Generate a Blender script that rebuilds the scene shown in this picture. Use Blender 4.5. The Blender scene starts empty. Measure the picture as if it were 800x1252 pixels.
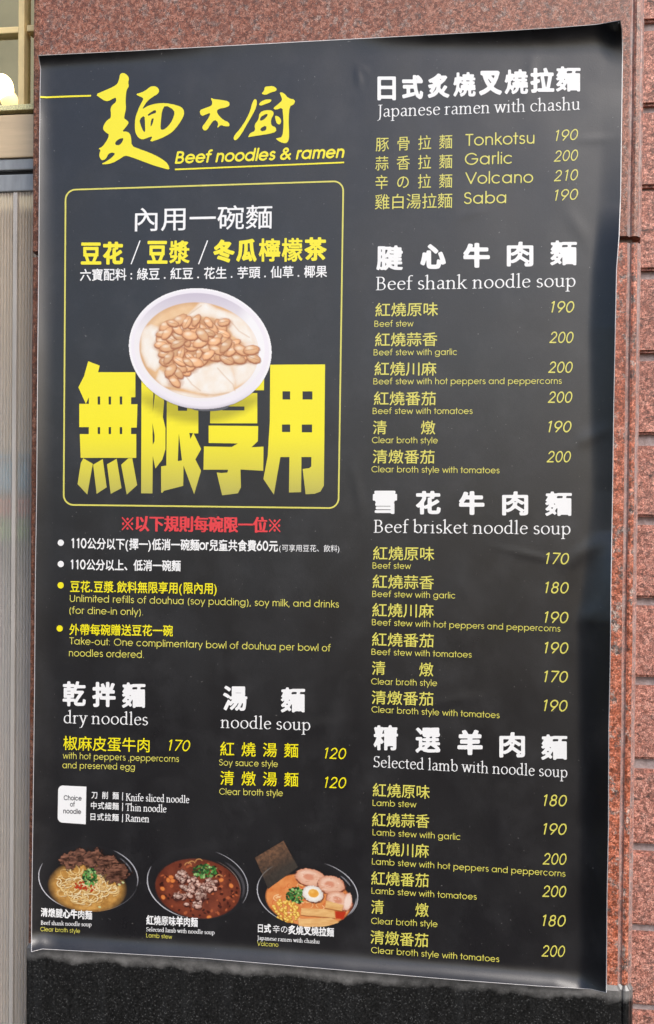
import bpy, bmesh, math, random
import numpy as np
from mathutils import Matrix, Vector
from mathutils.geometry import delaunay_2d_cdt

S = bpy.context.scene
COL = S.collection
random.seed(7)
R = math.radians

# ------------------------------------------------------------------ camera
CAM_POS = np.array([0.16701, -1.30907, 0.00638])
YAW, PITCH, ROLL = -0.10995, -0.00994, 0.00944
FOC, PW, PH = 1000.0, 800.0, 1252.0            # focal length and size of the photograph in its own pixels
fw = np.array([math.sin(YAW) * math.cos(PITCH), math.cos(YAW) * math.cos(PITCH), math.sin(PITCH)])
rt = np.cross(fw, [0, 0, 1]); rt /= np.linalg.norm(rt); up = np.cross(rt, fw)
RT = rt * math.cos(ROLL) + up * math.sin(ROLL)
UP = -rt * math.sin(ROLL) + up * math.cos(ROLL)
cd = bpy.data.cameras.new('camera'); cam = bpy.data.objects.new('camera', cd); COL.objects.link(cam)
cam.matrix_world = Matrix(((RT[0], UP[0], -fw[0], CAM_POS[0]), (RT[1], UP[1], -fw[1], CAM_POS[1]),
                           (RT[2], UP[2], -fw[2], CAM_POS[2]), (0, 0, 0, 1)))
cd.sensor_fit = 'VERTICAL'; cd.sensor_height = 24.0; cd.lens = 24.0 * FOC / PH
cd.clip_start = 0.05; cd.clip_end = 500
S.camera = cam

# ------------------------------------------------------------------ world, sun, exposure
SUN_EL, SUN_ROT = 42.0, 140.0                    # degrees; rotation 0 = +Y (into the wall), 90 = +X
W = bpy.data.worlds.new('World'); S.world = W; W.use_nodes = True
wn = W.node_tree
sky = wn.nodes.new('ShaderNodeTexSky'); sky.sky_type = 'NISHITA'; sky.sun_disc = False
sky.sun_elevation = R(SUN_EL); sky.sun_rotation = R(SUN_ROT)
sky.air_density = 1.0; sky.dust_density = 3.0; sky.ozone_density = 1.0
wn.links.new(sky.outputs[0], wn.nodes['Background'].inputs[0])
wn.nodes['Background'].inputs[1].default_value = 0.098
sl = bpy.data.lights.new('sun', 'SUN'); so = bpy.data.objects.new('sun', sl); COL.objects.link(so)
sl.energy = 1.1; sl.angle = R(24); sl.color = (1.0, 0.985, 0.965)
sd = Vector((math.sin(R(SUN_ROT)) * math.cos(R(SUN_EL)), math.cos(R(SUN_ROT)) * math.cos(R(SUN_EL)), math.sin(R(SUN_EL))))
so.rotation_euler = sd.to_track_quat('Z', 'Y').to_euler()
S.view_settings.view_transform = 'Standard'; S.view_settings.look = 'None'
S.view_settings.gamma = 1.0; S.view_settings.exposure = 1.05; S.view_settings.use_curve_mapping = False


def ray(px, py):
    px = np.asarray(px, float); py = np.asarray(py, float)
    return fw + ((px - PW / 2) / FOC)[..., None] * RT - ((py - PH / 2) / FOC)[..., None] * UP


def P(px, py, y=0.0):
    """photograph pixel -> (x, z) on the plane at depth y (the wall face is y = 0)"""
    d = ray(px, py); t = (y - CAM_POS[1]) / d[..., 1]
    return CAM_POS[0] + d[..., 0] * t, CAM_POS[2] + d[..., 2] * t


def X1(px, py, y=0.0): return float(P(px, py, y)[0])
def Z1(px, py, y=0.0): return float(P(px, py, y)[1])


# ------------------------------------------------------------------ materials
def lin(c):
    c = np.asarray(c, float) / 255.0
    return np.where(c <= 0.04045, c / 12.92, ((c + 0.055) / 1.055) ** 2.4)


def mat(name):
    m = bpy.data.materials.new(name); m.use_nodes = True
    return m, m.node_tree, m.node_tree.nodes['Principled BSDF']


def node(nt, typ, **kw):
    n = nt.nodes.new(typ)
    for k, v in kw.items():
        if k.startswith('i_'):
            n.inputs[k[2:].replace('_', ' ')].default_value = v
        else:
            setattr(n, k, v)
    return n


def objco(nt, scale=(1, 1, 1)):
    t = node(nt, 'ShaderNodeTexCoord'); mp = node(nt, 'ShaderNodeMapping')
    mp.inputs['Scale'].default_value = scale
    nt.links.new(t.outputs['Object'], mp.inputs['Vector'])
    return mp.outputs['Vector']


def noise(nt, vec, scale, detail=4, rough=0.55):
    n = node(nt, 'ShaderNodeTexNoise'); n.inputs['Scale'].default_value = scale
    n.inputs['Detail'].default_value = detail; n.inputs['Roughness'].default_value = rough
    nt.links.new(vec, n.inputs['Vector']); return n.outputs['Fac']


def ramp(nt, fac, stops, interp='LINEAR'):
    r = node(nt, 'ShaderNodeValToRGB'); cr = r.color_ramp; cr.interpolation = interp
    while len(cr.elements) < len(stops): cr.elements.new(0.5)
    for e, (p, c) in zip(cr.elements, stops):
        e.position = p; e.color = (c, c, c, 1) if np.isscalar(c) else (*c, 1)
    nt.links.new(fac, r.inputs[0]); return r.outputs[0]


def mix(nt, a, b, fac, mode='MIX'):
    m = node(nt, 'ShaderNodeMix', data_type='RGBA', blend_type=mode)
    for sock, v in ((m.inputs[0], fac), (m.inputs[6], a), (m.inputs[7], b)):
        if isinstance(v, (int, float)): sock.default_value = v
        elif isinstance(v, tuple): sock.default_value = (*v, 1)
        else: nt.links.new(v, sock)
    return m.outputs[2]


def bump(nt, bs, h, strength, dist=0.002):
    b = node(nt, 'ShaderNodeBump'); b.inputs['Strength'].default_value = strength
    b.inputs['Distance'].default_value = dist
    nt.links.new(h, b.inputs['Height']); nt.links.new(b.outputs[0], bs.inputs['Normal'])


def granite(name, red, dark_amt=0.8, grey_amt=0.7, scale=230, rough=0.42, worn=0.0, stain=0.35, bmp=0.12, mica=(1, 1, 1)):
    m, nt, bs = mat(name); v = objco(nt)
    mica_v = lambda t, q: objco(t, mica)
    # warp so the grains are irregular
    nz = node(nt, 'ShaderNodeTexNoise'); nz.inputs['Scale'].default_value = scale * 1.6; nz.inputs['Detail'].default_value = 3
    nt.links.new(v, nz.inputs['Vector'])
    ad = node(nt, 'ShaderNodeVectorMath', operation='MULTIPLY_ADD'); ad.inputs[1].default_value = (1.5 / scale,) * 3
    nt.links.new(nz.outputs['Color'], ad.inputs[0]); nt.links.new(v, ad.inputs[2]); w = ad.outputs[0]
    def cells(sc, ch):
        vo = node(nt, 'ShaderNodeTexVoronoi', feature='SMOOTH_F1'); vo.inputs['Scale'].default_value = sc
        vo.inputs['Smoothness'].default_value = .12; nt.links.new(w, vo.inputs['Vector'])
        sp = node(nt, 'ShaderNodeSeparateColor'); nt.links.new(vo.outputs['Color'], sp.inputs[0]); return sp.outputs[ch]
    rd = np.array(red)
    base = ramp(nt, cells(scale, 0), [(0.15, tuple(rd * .38)), (0.38, tuple(rd * .85)), (0.6, tuple(rd * 1.15)), (0.84, tuple(rd * 1.25 + (.10, .085, .07)))])
    c2 = ramp(nt, cells(scale * .55, 1), [(0.2, tuple(rd * .7)), (0.5, tuple(rd * (1.05, .9, .8))), (0.85, tuple(rd + .06))])
    base = mix(nt, base, c2, .3)
    # grey quartz gathers in clusters
    n1 = noise(nt, w, scale * 0.26, 5, 0.75)
    gq = ramp(nt, cells(scale * .9, 2), [(0.15, (.055, .05, .048)), (0.5, (.17, .15, .14)), (0.85, (.40, .33, .29))])
    base = mix(nt, base, gq, ramp(nt, n1, [(0.53, 0.0), (0.60, grey_amt)]))
    n2 = noise(nt, mica_v(nt, v), scale * 0.42, 4, 0.75)
    base = mix(nt, base, (0.030, 0.026, 0.026), ramp(nt, n2, [(0.585, 0.0), (0.66, dark_amt)]))
    fg = ramp(nt, noise(nt, v, scale * 1.9, 3, .7), [(.36, .40), (.5, .95), (.62, 2.1)])
    base = mix(nt, base, fg, .85, 'MULTIPLY')
    n3 = noise(nt, objco(nt, (0.7, 1, 0.35)), 7, 5, 0.6)
    base = mix(nt, base, tuple(np.array(red) * 0.45), ramp(nt, n3, [(0.42, 0.0), (0.75, stain)]))
    if worn:
        n4 = noise(nt, objco(nt, (1, 1, 0.25)), 60, 4, 0.7)
        base = mix(nt, base, (0.40, 0.36, 0.36), ramp(nt, n4, [(0.40, worn), (0.66, worn * 0.25)]))
    nt.links.new(base, bs.inputs['Base Color'])
    rr = ramp(nt, n1, [(0.3, rough - 0.1), (0.7, rough + 0.14)]); nt.links.new(rr, bs.inputs['Roughness'])
    bump(nt, bs, n2, bmp, 0.0015)
    return m


M = {}
M['granite'] = granite('red_granite', (0.235, 0.083, 0.048), grey_amt=.6, scale=290)
M['granite_vivid'] = granite('red_granite_vivid', (0.35, 0.105, 0.058), grey_amt=0.95, scale=175)
M['granite_edge'] = granite('red_granite_worn_edge', (0.30, 0.10, 0.062), worn=0.55)
M['granite_dirty'] = granite('red_granite_rusty_edge', (0.185, 0.062, 0.028), stain=0.6, grey_amt=0.25, rough=.6)
M['cladding'] = granite('pink_granite_rough', (0.36, 0.155, 0.118), dark_amt=0.85, grey_amt=0.25, scale=240, rough=0.65, bmp=0.6, stain=0.3, mica=(.42, 1, 1.15))

m, nt, bs = mat('mortar'); v = objco(nt)
nt.links.new(ramp(nt, noise(nt, v, 90, 6, .7), [(0.3, (0.20, 0.155, 0.15)), (0.7, (0.42, 0.36, 0.36))]), bs.inputs['Base Color'])
bs.inputs['Roughness'].default_value = 0.9; bump(nt, bs, noise(nt, v, 260, 5), .5); M['mortar'] = m

# black granite with pale crystals, drip streaks and lime along its top
m, nt, bs = mat('black_granite'); v = objco(nt)
vo = node(nt, 'ShaderNodeTexVoronoi'); vo.inputs['Scale'].default_value = 620; nt.links.new(v, vo.inputs['Vector'])
sep = node(nt, 'ShaderNodeSeparateColor'); nt.links.new(vo.outputs['Color'], sep.inputs[0])
b0 = ramp(nt, sep.outputs[0], [(0.0, 0.005), (0.6, 0.012), (0.93, 0.022), (0.975, 0.07)])
st = noise(nt, objco(nt, (1, 1, 0.06)), 85, 4, .65)
b0 = mix(nt, b0, (0.085, 0.095, 0.105), ramp(nt, st, [(0.5, 0.0), (0.95, 0.10)]))
tc = node(nt, 'ShaderNodeTexCoord'); sx = node(nt, 'ShaderNodeSeparateXYZ'); nt.links.new(tc.outputs['Object'], sx.inputs[0])
ad = node(nt, 'ShaderNodeMath', operation='MULTIPLY_ADD'); ad.inputs[1].default_value = 0.035
nt.links.new(noise(nt, objco(nt, (1, 1, 1.2)), 24, 6, .62), ad.inputs[0]); nt.links.new(sx.outputs[2], ad.inputs[2])
lm = ramp(nt, ad.outputs[0], [(0.0, 0.0), (0.5, 0.0), (1.0, 0.0)])
mr = node(nt, 'ShaderNodeMapRange'); mr.inputs[1].default_value = 0.0225; mr.inputs[2].default_value = 0.034
nt.links.new(ad.outputs[0], mr.inputs[0])
b0 = mix(nt, b0, (0.21, 0.205, 0.20), mix(nt, (0, 0, 0), mr.outputs[0], ramp(nt, noise(nt, v, 30, 5, .7), [(.3, .35), (.65, 1.)])))
nt.links.new(b0, bs.inputs['Base Color'])
nt.links.new(ramp(nt, st, [(0.35, 0.30), (0.7, 0.40)]), bs.inputs['Roughness'])
M['black_granite'] = m


def plain(name, col, rough=0.5, metal=0.0, var=0.15, nscale=30, stretch=(1, 1, 1), bmp=0.0):
    m, nt, bs = mat(name); v = objco(nt, stretch)
    n = noise(nt, v, nscale, 5, .6); c = np.array(col)
    nt.links.new(ramp(nt, n, [(0.3, tuple(c * (1 - var))), (0.7, tuple(np.minimum(c * (1 + var), 1)))]), bs.inputs['Base Color'])
    bs.inputs['Roughness'].default_value = rough; bs.inputs['Metallic'].default_value = metal
    if bmp: bump(nt, bs, n, bmp)
    return m


# printed inks and vinyl: one family, so the sheen runs across print and ground alike
def printed(name, col=None, attr=False, rough=0.33, grain=0.05, dust=False):
    m, nt, bs = mat(name); v = objco(nt)
    n = noise(nt, v, 900, 2, .6)
    if attr:
        a = node(nt, 'ShaderNodeVertexColor', layer_name='ink'); c = a.outputs['Color']
    else:
        r = node(nt, 'ShaderNodeRGB'); r.outputs[0].default_value = (*col, 1); c = r.outputs[0]
    g = ramp(nt, n, [(0.3, 1 - grain), (0.7, 1.0)])
    c = mix(nt, c, g, 1.0, 'MULTIPLY')
    if dust:      # settled dust, rubbed patches and a few grains of grit
        c = mix(nt, c, (.10, .10, .105), ramp(nt, noise(nt, v, 14, 6, .68), [(.48, 0.), (.8, .16)]))
        c = mix(nt, c, (.30, .29, .28), ramp(nt, noise(nt, v, 230, 2, .5), [(.755, 0.), (.775, .4)]))
        c = mix(nt, c, (.006, .006, .006), ramp(nt, noise(nt, objco(nt, (1.1, 1, .9)), 120, 2, .5), [(.745, 0.), (.77, .9)]))
    nt.links.new(c, bs.inputs['Base Color'])
    sm = noise(nt, objco(nt, (1, 1, .7)), 9, 4, .6)
    nt.links.new(ramp(nt, sm, [(0.3, rough - .06), (0.72, rough + .09)]), bs.inputs['Roughness'])
    bs.inputs['Specular IOR Level'].default_value = 0.85
    bump(nt, bs, noise(nt, v, 520, 3, .6), .10, .001)
    return m


VINYL = (0.0168, 0.0160, 0.0182)
M['vinyl'] = printed('black_printed_vinyl', VINYL, grain=0.55, dust=True)
M['vinyl_edge'] = printed('white_vinyl_edge', (0.62, 0.60, 0.60))
M['white'] = printed('white_ink', (0.84, 0.84, 0.84))
M['yellow'] = printed('yellow_ink', (0.86, 0.76, 0.010))
M['pale_yellow'] = printed('pale_yellow_ink', (0.68, 0.63, 0.115))
M['red'] = printed('red_ink', (0.72, 0.045, 0.055))
M['grey'] = printed('grey_ink', (0.10, 0.10, 0.11))
M['picture'] = printed('printed_picture', attr=True)


# ------------------------------------------------------------------ object helpers
def tag(o, label=None, cat=None, group=None, kind=None):
    for k, v in (('label', label), ('category', cat), ('group', group), ('kind', kind)):
        if v: o[k] = v
    return o


def empty(name, loc):
    o = bpy.data.objects.new(name, None); COL.objects.link(o); o.location = loc; o.empty_display_size = .05
    return o


def link(name, me, material, parent=None, smooth=False):
    o = bpy.data.objects.new(name, me); COL.objects.link(o)
    for mm in (material if isinstance(material, (list, tuple)) else [material]): me.materials.append(mm)
    if parent is not None:
        o.parent = parent
        off = parent.location if parent.parent is None else Vector((0, 0, 0))      # parts themselves sit at the world origin
        o.matrix_parent_inverse = Matrix.Translation(-off)
    if smooth: me.polygons.foreach_set('use_smooth', [True] * len(me.polygons))
    return o


def mesh(name, verts, faces):
    me = bpy.data.meshes.new(name)
    me.from_pydata([tuple(map(float, v)) for v in verts], [], [tuple(map(int, f)) for f in faces]); me.update()
    return me


def box_bm(bm, x0, x1, y0, y1, z0, z1):
    r = bmesh.ops.create_cube(bm, size=1.0)
    for v in r['verts']:
        v.co = Vector(((x0 + x1) / 2 + v.co.x * (x1 - x0), (y0 + y1) / 2 + v.co.y * (y1 - y0), (z0 + z1) / 2 + v.co.z * (z1 - z0)))
    return r['verts']


def box(name, x0, x1, y0, y1, z0, z1, material, parent=None, bevel=0.0, seg=2):
    bm = bmesh.new(); box_bm(bm, x0, x1, y0, y1, z0, z1)
    if bevel: bmesh.ops.bevel(bm, geom=bm.edges[:], offset=bevel, segments=seg, affect='EDGES', profile=0.6)
    me = bpy.data.meshes.new(name); bm.to_mesh(me); bm.free()
    return link(name, me, material, parent)


def roll_mesh(px, z0, z1, faces_mat, nz=1, jitter=0.0):
    """extrude a profile of (x, y) points from z0 to z1; side faces carry one material index each; ends closed"""
    n = len(px); zs = np.linspace(z0, z1, nz + 1); V = []; F = []; mi = []
    rs = np.random.RandomState(3)
    for k, z in enumerate(zs):
        for (x, y) in px:
            V.append((x + rs.uniform(-jitter, jitter), y + rs.uniform(-jitter, jitter) * .5, z))
    for k in range(nz):
        for i in range(n - 1):
            F.append((k * n + i, k * n + i + 1, (k + 1) * n + i + 1, (k + 1) * n + i)); mi.append(faces_mat[i])
    F.append(tuple(range(n))[::-1]); mi.append(faces_mat[0]); F.append(tuple(nz * n + i for i in range(n))); mi.append(faces_mat[0])
    me = mesh('slab', V, F); me.polygons.foreach_set('material_index', mi)
    return me


# ------------------------------------------------------------------ the granite pillar
XL = X1(36.2, 600)                       # left end of the stone
XF = X1(763, 600)                        # right end of the flat face
pil = tag(empty('granite_pillar', (0, 0.05, -0.9)), 'red speckled granite pillar with a moulded right edge and black base behind the menu poster', 'pillar')
prof = [(XL + .004, .30), (XL, .012), (XL + .0008, .0050), (XL + .0025, .0020), (XL + .0055, .0004), (XL + .0125, 0.0), (XF, 0.0),
        (XF + .0035, .0045), (XF + .0058, .0050), (XF + .0075, .0022), (XF + .0105, .0012), (XF + .0160, .0024),
        (XF + .0185, .0060), (XF + .0200, .0066), (XF + .0240, .012), (XF + .0245, .30)]
pm = [2, 2, 2, 2, 2, 0, 1, 1, 1, 0, 0, 1, 1, 1, 0]
ZJ0, ZJ1 = Z1(765, 296.5), Z1(765, 288.5)      # the open joint between the two slabs
ZB = Z1(745, 1204)                          # top of the black base
gm = [M['granite'], M['granite_edge'], M['granite_dirty']]
link('upper_slab', roll_mesh(prof, ZJ1, 0.98, pm, 14, .0004), gm, pil)
link('lower_slab', roll_mesh(prof, ZB, ZJ0, pm, 26, .0004), [M['granite_vivid']] + gm[1:], pil)
box('joint_bed', XL + .012, XF + .012, .018, .29, ZJ0 - .002, ZJ1 + .002, M['mortar'], pil)
pb = []
for (x, y) in prof:
    s = -1 if x < 0 else 1
    pb.append((x + s * .001, y - .005))
base_me = roll_mesh(pb, -1.55, ZB - .006, [0] * 15, 1)
bm = bmesh.new(); bm.from_mesh(base_me)     # worn, chamfered top arris
top = [f for f in bm.faces if len(f.verts) > 4 and f.calc_center_median().z > ZB - .1][0]
r = bmesh.ops.inset_region(bm, faces=[top], thickness=.005, depth=.006)
bm.to_mesh(base_me); bm.free()
plinth = link('plinth', base_me, M['black_granite'], pil)
# the plinth's texture measures height from its own top
plinth.data.transform(Matrix.Translation((0, 0, -(ZB - .03)))); plinth.location.z += (ZB - .03)

# ------------------------------------------------------------------ rusticated cladding to the right
YB = 0.045
wall = tag(empty('stone_wall', (.7, .1, -.9)), 'wall of pink rough granite blocks with recessed grey joints right of the pillar', 'wall')
box('mortar_bed', XF + .026, 1.3, YB + .010, .30, -1.55, .98, M['mortar'], wall)
jt = [-64, 37, 138, 233.5, 342, 442, 546, 643, 742, 840, 943, 1044, 1143, 1240, 1340]
jb = [-76, 24, 127, 227.5, 329, 430, 530, 631, 730, 827, 928, 1031, 1131, 1230, 1330]
bm = bmesh.new(); rs = np.random.RandomState(5)
for k in range(len(jt) - 1):
    zt, zb = Z1(792, jt[k] - 1, YB), Z1(792, jb[k + 1] + 1, YB)
    xs = [XF + .027, XF + .33 + rs.uniform(-.05, .05), 1.3] if k % 2 else [XF + .027, XF + .20 + rs.uniform(-.05, .05), XF + .62, 1.3]
    for i in range(len(xs) - 1):
        b2 = bmesh.new(); box_bm(b2, xs[i] + (.006 if i else 0), xs[i + 1] - .006, YB + rs.uniform(-.002, .002), .25, zb, zt)
        bmesh.ops.bevel(b2, geom=b2.edges[:], offset=.004, segments=2, affect='EDGES')
        me = bpy.data.meshes.new('t'); b2.to_mesh(me); b2.free(); bm.from_mesh(me); bpy.data.meshes.remove(me)
me = bpy.data.meshes.new('blocks'); bm.to_mesh(me); bm.free()
link('blocks', me, M['cladding'], wall)

# ------------------------------------------------------------------ glazed shopfront door on the left
YD = 0.07
door = tag(empty('glazed_door', (-.62, YD, -.9)), 'pale aluminium door with clear glass above and a ribbed translucent sheet below, left of the pillar', 'door')
DX0 = -1.15
def zd(py, y=YD): return Z1(18, py, y)
def xd(px, y=YD, py=400): return X1(px, py, y)
M['cream'] = plain('cream_metal', (0.62, 0.47, 0.30), .38, .2, .10, 14, (.6, 1, 6))
M['bar'] = plain('warm_lit_bar', (0.84, 0.66, 0.33), .5, 0, .12, 20)  # warm light on the bars is put into their base colour
M['grey_metal'] = plain('grey_aluminium', (0.30, 0.31, 0.32), .45, .3, .18, 60, (1, 1, .2))
M['stile'] = plain('clouded_plastic', (.46, .43, .40), .35, 0, .15, 60, (1, 1, .1))
M['rubber'] = plain('black_rubber', (0.012, 0.012, 0.012), .7)
M['sill'] = plain('gritty_sill', (0.80, 0.68, 0.38), .7, 0, .45, 400, (1, 1, 1), .4)
DX1 = XL + .035                              # runs in behind the pillar's edge
# ribbed translucent sheet: greyish plastic with dust and scratches, letting some light through
m, nt, bs = mat('ribbed_sheet')
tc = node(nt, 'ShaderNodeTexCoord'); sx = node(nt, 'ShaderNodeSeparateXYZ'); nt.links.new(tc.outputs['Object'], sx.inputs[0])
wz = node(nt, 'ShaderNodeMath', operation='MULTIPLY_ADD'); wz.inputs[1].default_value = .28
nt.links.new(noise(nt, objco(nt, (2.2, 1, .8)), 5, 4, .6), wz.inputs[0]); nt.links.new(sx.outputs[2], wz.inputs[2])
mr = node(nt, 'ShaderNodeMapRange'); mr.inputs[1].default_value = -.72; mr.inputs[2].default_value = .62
nt.links.new(wz.outputs[0], mr.inputs[0])      # a lit panel's reflection put into the colour, as warmth at head and foot
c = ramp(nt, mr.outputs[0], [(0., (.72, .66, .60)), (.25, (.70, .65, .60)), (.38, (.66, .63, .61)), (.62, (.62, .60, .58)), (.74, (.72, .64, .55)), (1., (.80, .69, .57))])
c = mix(nt, c, (.66, .66, .66), ramp(nt, noise(nt, objco(nt, (1, 1, .22)), 45, 5, .7), [(.54, 0.), (.76, .55)]))
c = mix(nt, c, (.08, .07, .06), ramp(nt, noise(nt, objco(nt, (1, 1, .7)), 260, 4, .8), [(.67, 0.), (.74, .7)]))
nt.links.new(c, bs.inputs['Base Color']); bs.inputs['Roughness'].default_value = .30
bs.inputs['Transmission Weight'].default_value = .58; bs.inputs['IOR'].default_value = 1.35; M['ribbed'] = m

z_s0 = zd(235)
# corrugated sheet: fine vertical flutes
nx = 640; xs = np.linspace(DX0, DX1, nx * 2 + 1); V = []; F = []
pitch = .0056
for i, x in enumerate(xs):
    y = YD + .0026 * (.5 + .5 * math.cos(2 * math.pi * x / pitch)) ** 6
    V += [(x, y, -1.55), (x, y, z_s0)]
for i in range(len(xs) - 1): F.append((2 * i, 2 * i + 2, 2 * i + 3, 2 * i + 1))
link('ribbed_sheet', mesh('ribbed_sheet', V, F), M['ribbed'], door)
M['blue'] = plain('blue_plastic', (.08, .48, .85), .4, 0, .2, 25, (1, 1, .5))
M['redp'] = plain('red_plastic', (.75, .16, .12), .4, 0, .25, 60)
M['greenp'] = plain('green_plastic', (.30, .55, .16), .4, 0, .4, 80)
M['room'] = plain('pale_room_panel', (.62, .57, .52), .6, 0, .12, 4)
YI = YD + .009
box('inner_panel', DX0 - .25, DX1, YD + .11, YD + .12, -1.55, z_s0, M['room'], door)
def standin_box(nm, lab, y0, y1, mm, dy=0):  # coloured boxes added behind the sheet to imitate the blurred bands in it
    o = tag(empty(nm, (X1(10, y1, YI), YI, Z1(10, y1, YI))), lab, 'standin_box')
    xa, xb, za, zb = DX0, X1(36, 600, YI), Z1(10, y1, YI), Z1(10, y0, YI)
    bm = bmesh.new(); box_bm(bm, xa, xb, YI, YI + .09, za, zb); bmesh.ops.bevel(bm, geom=bm.edges[:], offset=.006, segments=2, affect='EDGES')
    me = bpy.data.meshes.new('body'); bm.to_mesh(me); bm.free(); link('body', me, mm, o)
    box('rim', xa - .003, xb + .003, YI - .004, YI + .093, zb + .0005, zb + .008, mm, o, .002)
standin_box('standin_box', 'blue box added behind the ribbed sheet, standing in for a blurred blue band', 561, 603, M['blue'])
standin_box('standin_box', 'reddish box added under the blue one, blurred behind the ribbed sheet', 616, 631, M['redp'])
standin_box('standin_box', 'dull green box added under the red one, blurred behind the ribbed sheet', 640, 662, M['greenp'])
box('sheet_stile', xd(15.5, YD, 600), xd(20.5, YD, 600), YD - .004, YD + .004, -1.55, z_s0 - .002, M['stile'], door, .001)
box('lower_rail', DX0, DX1, YD - .003, YD + .03, zd(235) + .0005, zd(214), M['grey_metal'], door, .002)
box('gasket', DX0, DX1, YD + .004, YD + .03, zd(214) + .0005, zd(209), M['rubber'], door)
box('middle_rail', DX0, DX1, YD - .003, YD + .03, zd(209) + .0005, zd(195), M['grey_metal'], door, .002)
box('cream_panel', DX0, DX1, YD - .006, YD + .03, zd(194.5), zd(142), M['cream'], door, .002)
box('panel_gap', DX0, DX1, YD + .004, YD + .03, zd(141.8), zd(138.3), M['rubber'], door)
box('sill', DX0, DX1, YD - .010, YD + .03, zd(138), zd(131), M['sill'], door, .0015)
zt = .98
box('glazing_bar', xd(23.5, YD, 60), xd(31, YD, 60), YD - .004, YD + .022, zd(131) + .001, zt, M['bar'], door, .002)
box('cross_bar', DX0, xd(23.5, YD, 60) - .0005, YD - .002, YD + .02, zd(41), zd(33), M['bar'], door, .002)
box('cross_bar', xd(33.2, YD, 36), DX1, YD - .002, YD + .02, zd(40), zd(32), M['bar'], door, .002)
m, nt, bs = mat('dusty_glass')
out = nt.nodes['Material Output']; tr = node(nt, 'ShaderNodeBsdfTransparent'); gl = node(nt, 'ShaderNodeBsdfGlossy')
tr.inputs[0].default_value = (.86, .86, .80, 1); gl.inputs['Roughness'].default_value = .08
fr = node(nt, 'ShaderNodeFresnel'); fr.inputs[0].default_value = 1.18; ms = node(nt, 'ShaderNodeMixShader')
nt.links.new(fr.outputs[0], ms.inputs[0]); nt.links.new(tr.outputs[0], ms.inputs[1]); nt.links.new(gl.outputs[0], ms.inputs[2])
nt.links.new(ms.outputs[0], out.inputs[0]); M['glass'] = m
box('glass_pane', DX0, DX1, YD + .008, YD + .012, zd(131) + .001, zt, M['glass'], door)

# dim room behind the glass, and the lit globe lamp in it
M['inner'] = plain('olive_plaster', (.36, .335, .24), .8, 0, .15, 6)
tag(box('interior_wall', -3.2, .2, .95, 1.0, -1.5, 3.2, M['inner']), 'dim olive wall of the room seen through the clear glass of the door', 'wall')
YL = .42
lx, lz = X1(3, 108, YL), Z1(3, 108, YL)
lamp = tag(empty('globe_lamp', (lx, YL, lz)), 'glowing round lamp seen through the glass at the left edge', 'lamp')
m, nt, bs = mat('lit_globe'); bs.inputs['Base Color'].default_value = (.9, .8, .6, 1)
bs.inputs['Emission Color'].default_value = (1, .74, .38, 1); bs.inputs['Emission Strength'].default_value = 9; M['globe'] = m
bm = bmesh.new(); bmesh.ops.create_uvsphere(bm, u_segments=24, v_segments=14, radius=.024)
for v in bm.verts:
    if v.co.z > 0: v.co.z *= 1.25
    v.co += Vector((lx, YL, lz))
me = bpy.data.meshes.new('bulb'); bm.to_mesh(me); bm.free(); link('bulb', me, M['globe'], lamp, True)
m, nt, bs = mat('lit_glow_lobe'); bs.inputs['Base Color'].default_value = (.9, .7, .4, 1)
bs.inputs['Emission Color'].default_value = (1, .62, .22, 1); bs.inputs['Emission Strength'].default_value = 1.5
bm = bmesh.new(); bmesh.ops.create_uvsphere(bm, u_segments=24, v_segments=14, radius=.019)  # added glowing sphere, shapes the warm lower lobe of the lamp's glow
for v in bm.verts: v.co += Vector((lx + .010, YL + .012, lz - .020))
me = bpy.data.meshes.new('glow_lobe'); bm.to_mesh(me); bm.free(); link('glow_lobe', me, m, lamp, True)

# ------------------------------------------------------------------ poster surface
def sstep(a, b, x):
    t = np.clip((x - a) / (b - a), 0, 1); return t * t * (3 - 2 * t)


def hash2(ix, iy, seed):
    h = np.sin(ix * 127.1 + iy * 311.7 + seed * 74.7) * 43758.5453
    return h - np.floor(h)


def vnoise(x, y, seed=0):
    ix, iy = np.floor(x), np.floor(y); fx, fy = x - ix, y - iy
    fx = fx * fx * (3 - 2 * fx); fy = fy * fy * (3 - 2 * fy)
    a, b = hash2(ix, iy, seed), hash2(ix + 1, iy, seed); c_, d = hash2(ix, iy + 1, seed), hash2(ix + 1, iy + 1, seed)
    return (a * (1 - fx) + b * fx) * (1 - fy) + (c_ * (1 - fx) + d * fx) * fy


def fbm(x, y, seed=0, o=4):
    s = 0; a = .5
    for k in range(o): s = s + a * vnoise(x * 2 ** k, y * 2 ** k, seed + k); a *= .5
    return s / (1 - .5 ** o)


def ease(s, L):                       # 1 at the edge, 0 beyond L, with smooth start
    t = np.clip(1 - s / L, 0, 1); return t * t


# traced outline of the sheet, photograph pixels
E_L = np.array([(46.6, 67.5), (48, 76), (49.5, 84), (48.7, 112), (48, 180), (47.3, 300), (46, 420), (44.6, 600), (43, 700), (42, 840), (40, 1000), (38.6, 1100), (38.2, 1164)])
E_R = np.array([(759, 24.5), (761, 36), (762, 60), (761.2, 120), (759.5, 240), (757.5, 290), (754.4, 330), (752.6, 420), (751, 500), (749.7, 600), (747.6, 720), (746.9, 800), (745, 890), (744.6, 1010), (742.8, 1100), (742, 1214)])
E_T = np.array([(46.6, 67.5), (160, 62), (400, 49), (600, 38.5), (680, 33.5), (730, 29.5), (759, 24.5)])
E_B = np.array([(38.2, 1164), (52, 1160.5), (105, 1163.5), (250, 1172), (420, 1186.5), (560, 1198.5), (660, 1206), (722, 1209.5), (742, 1214)])


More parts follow.
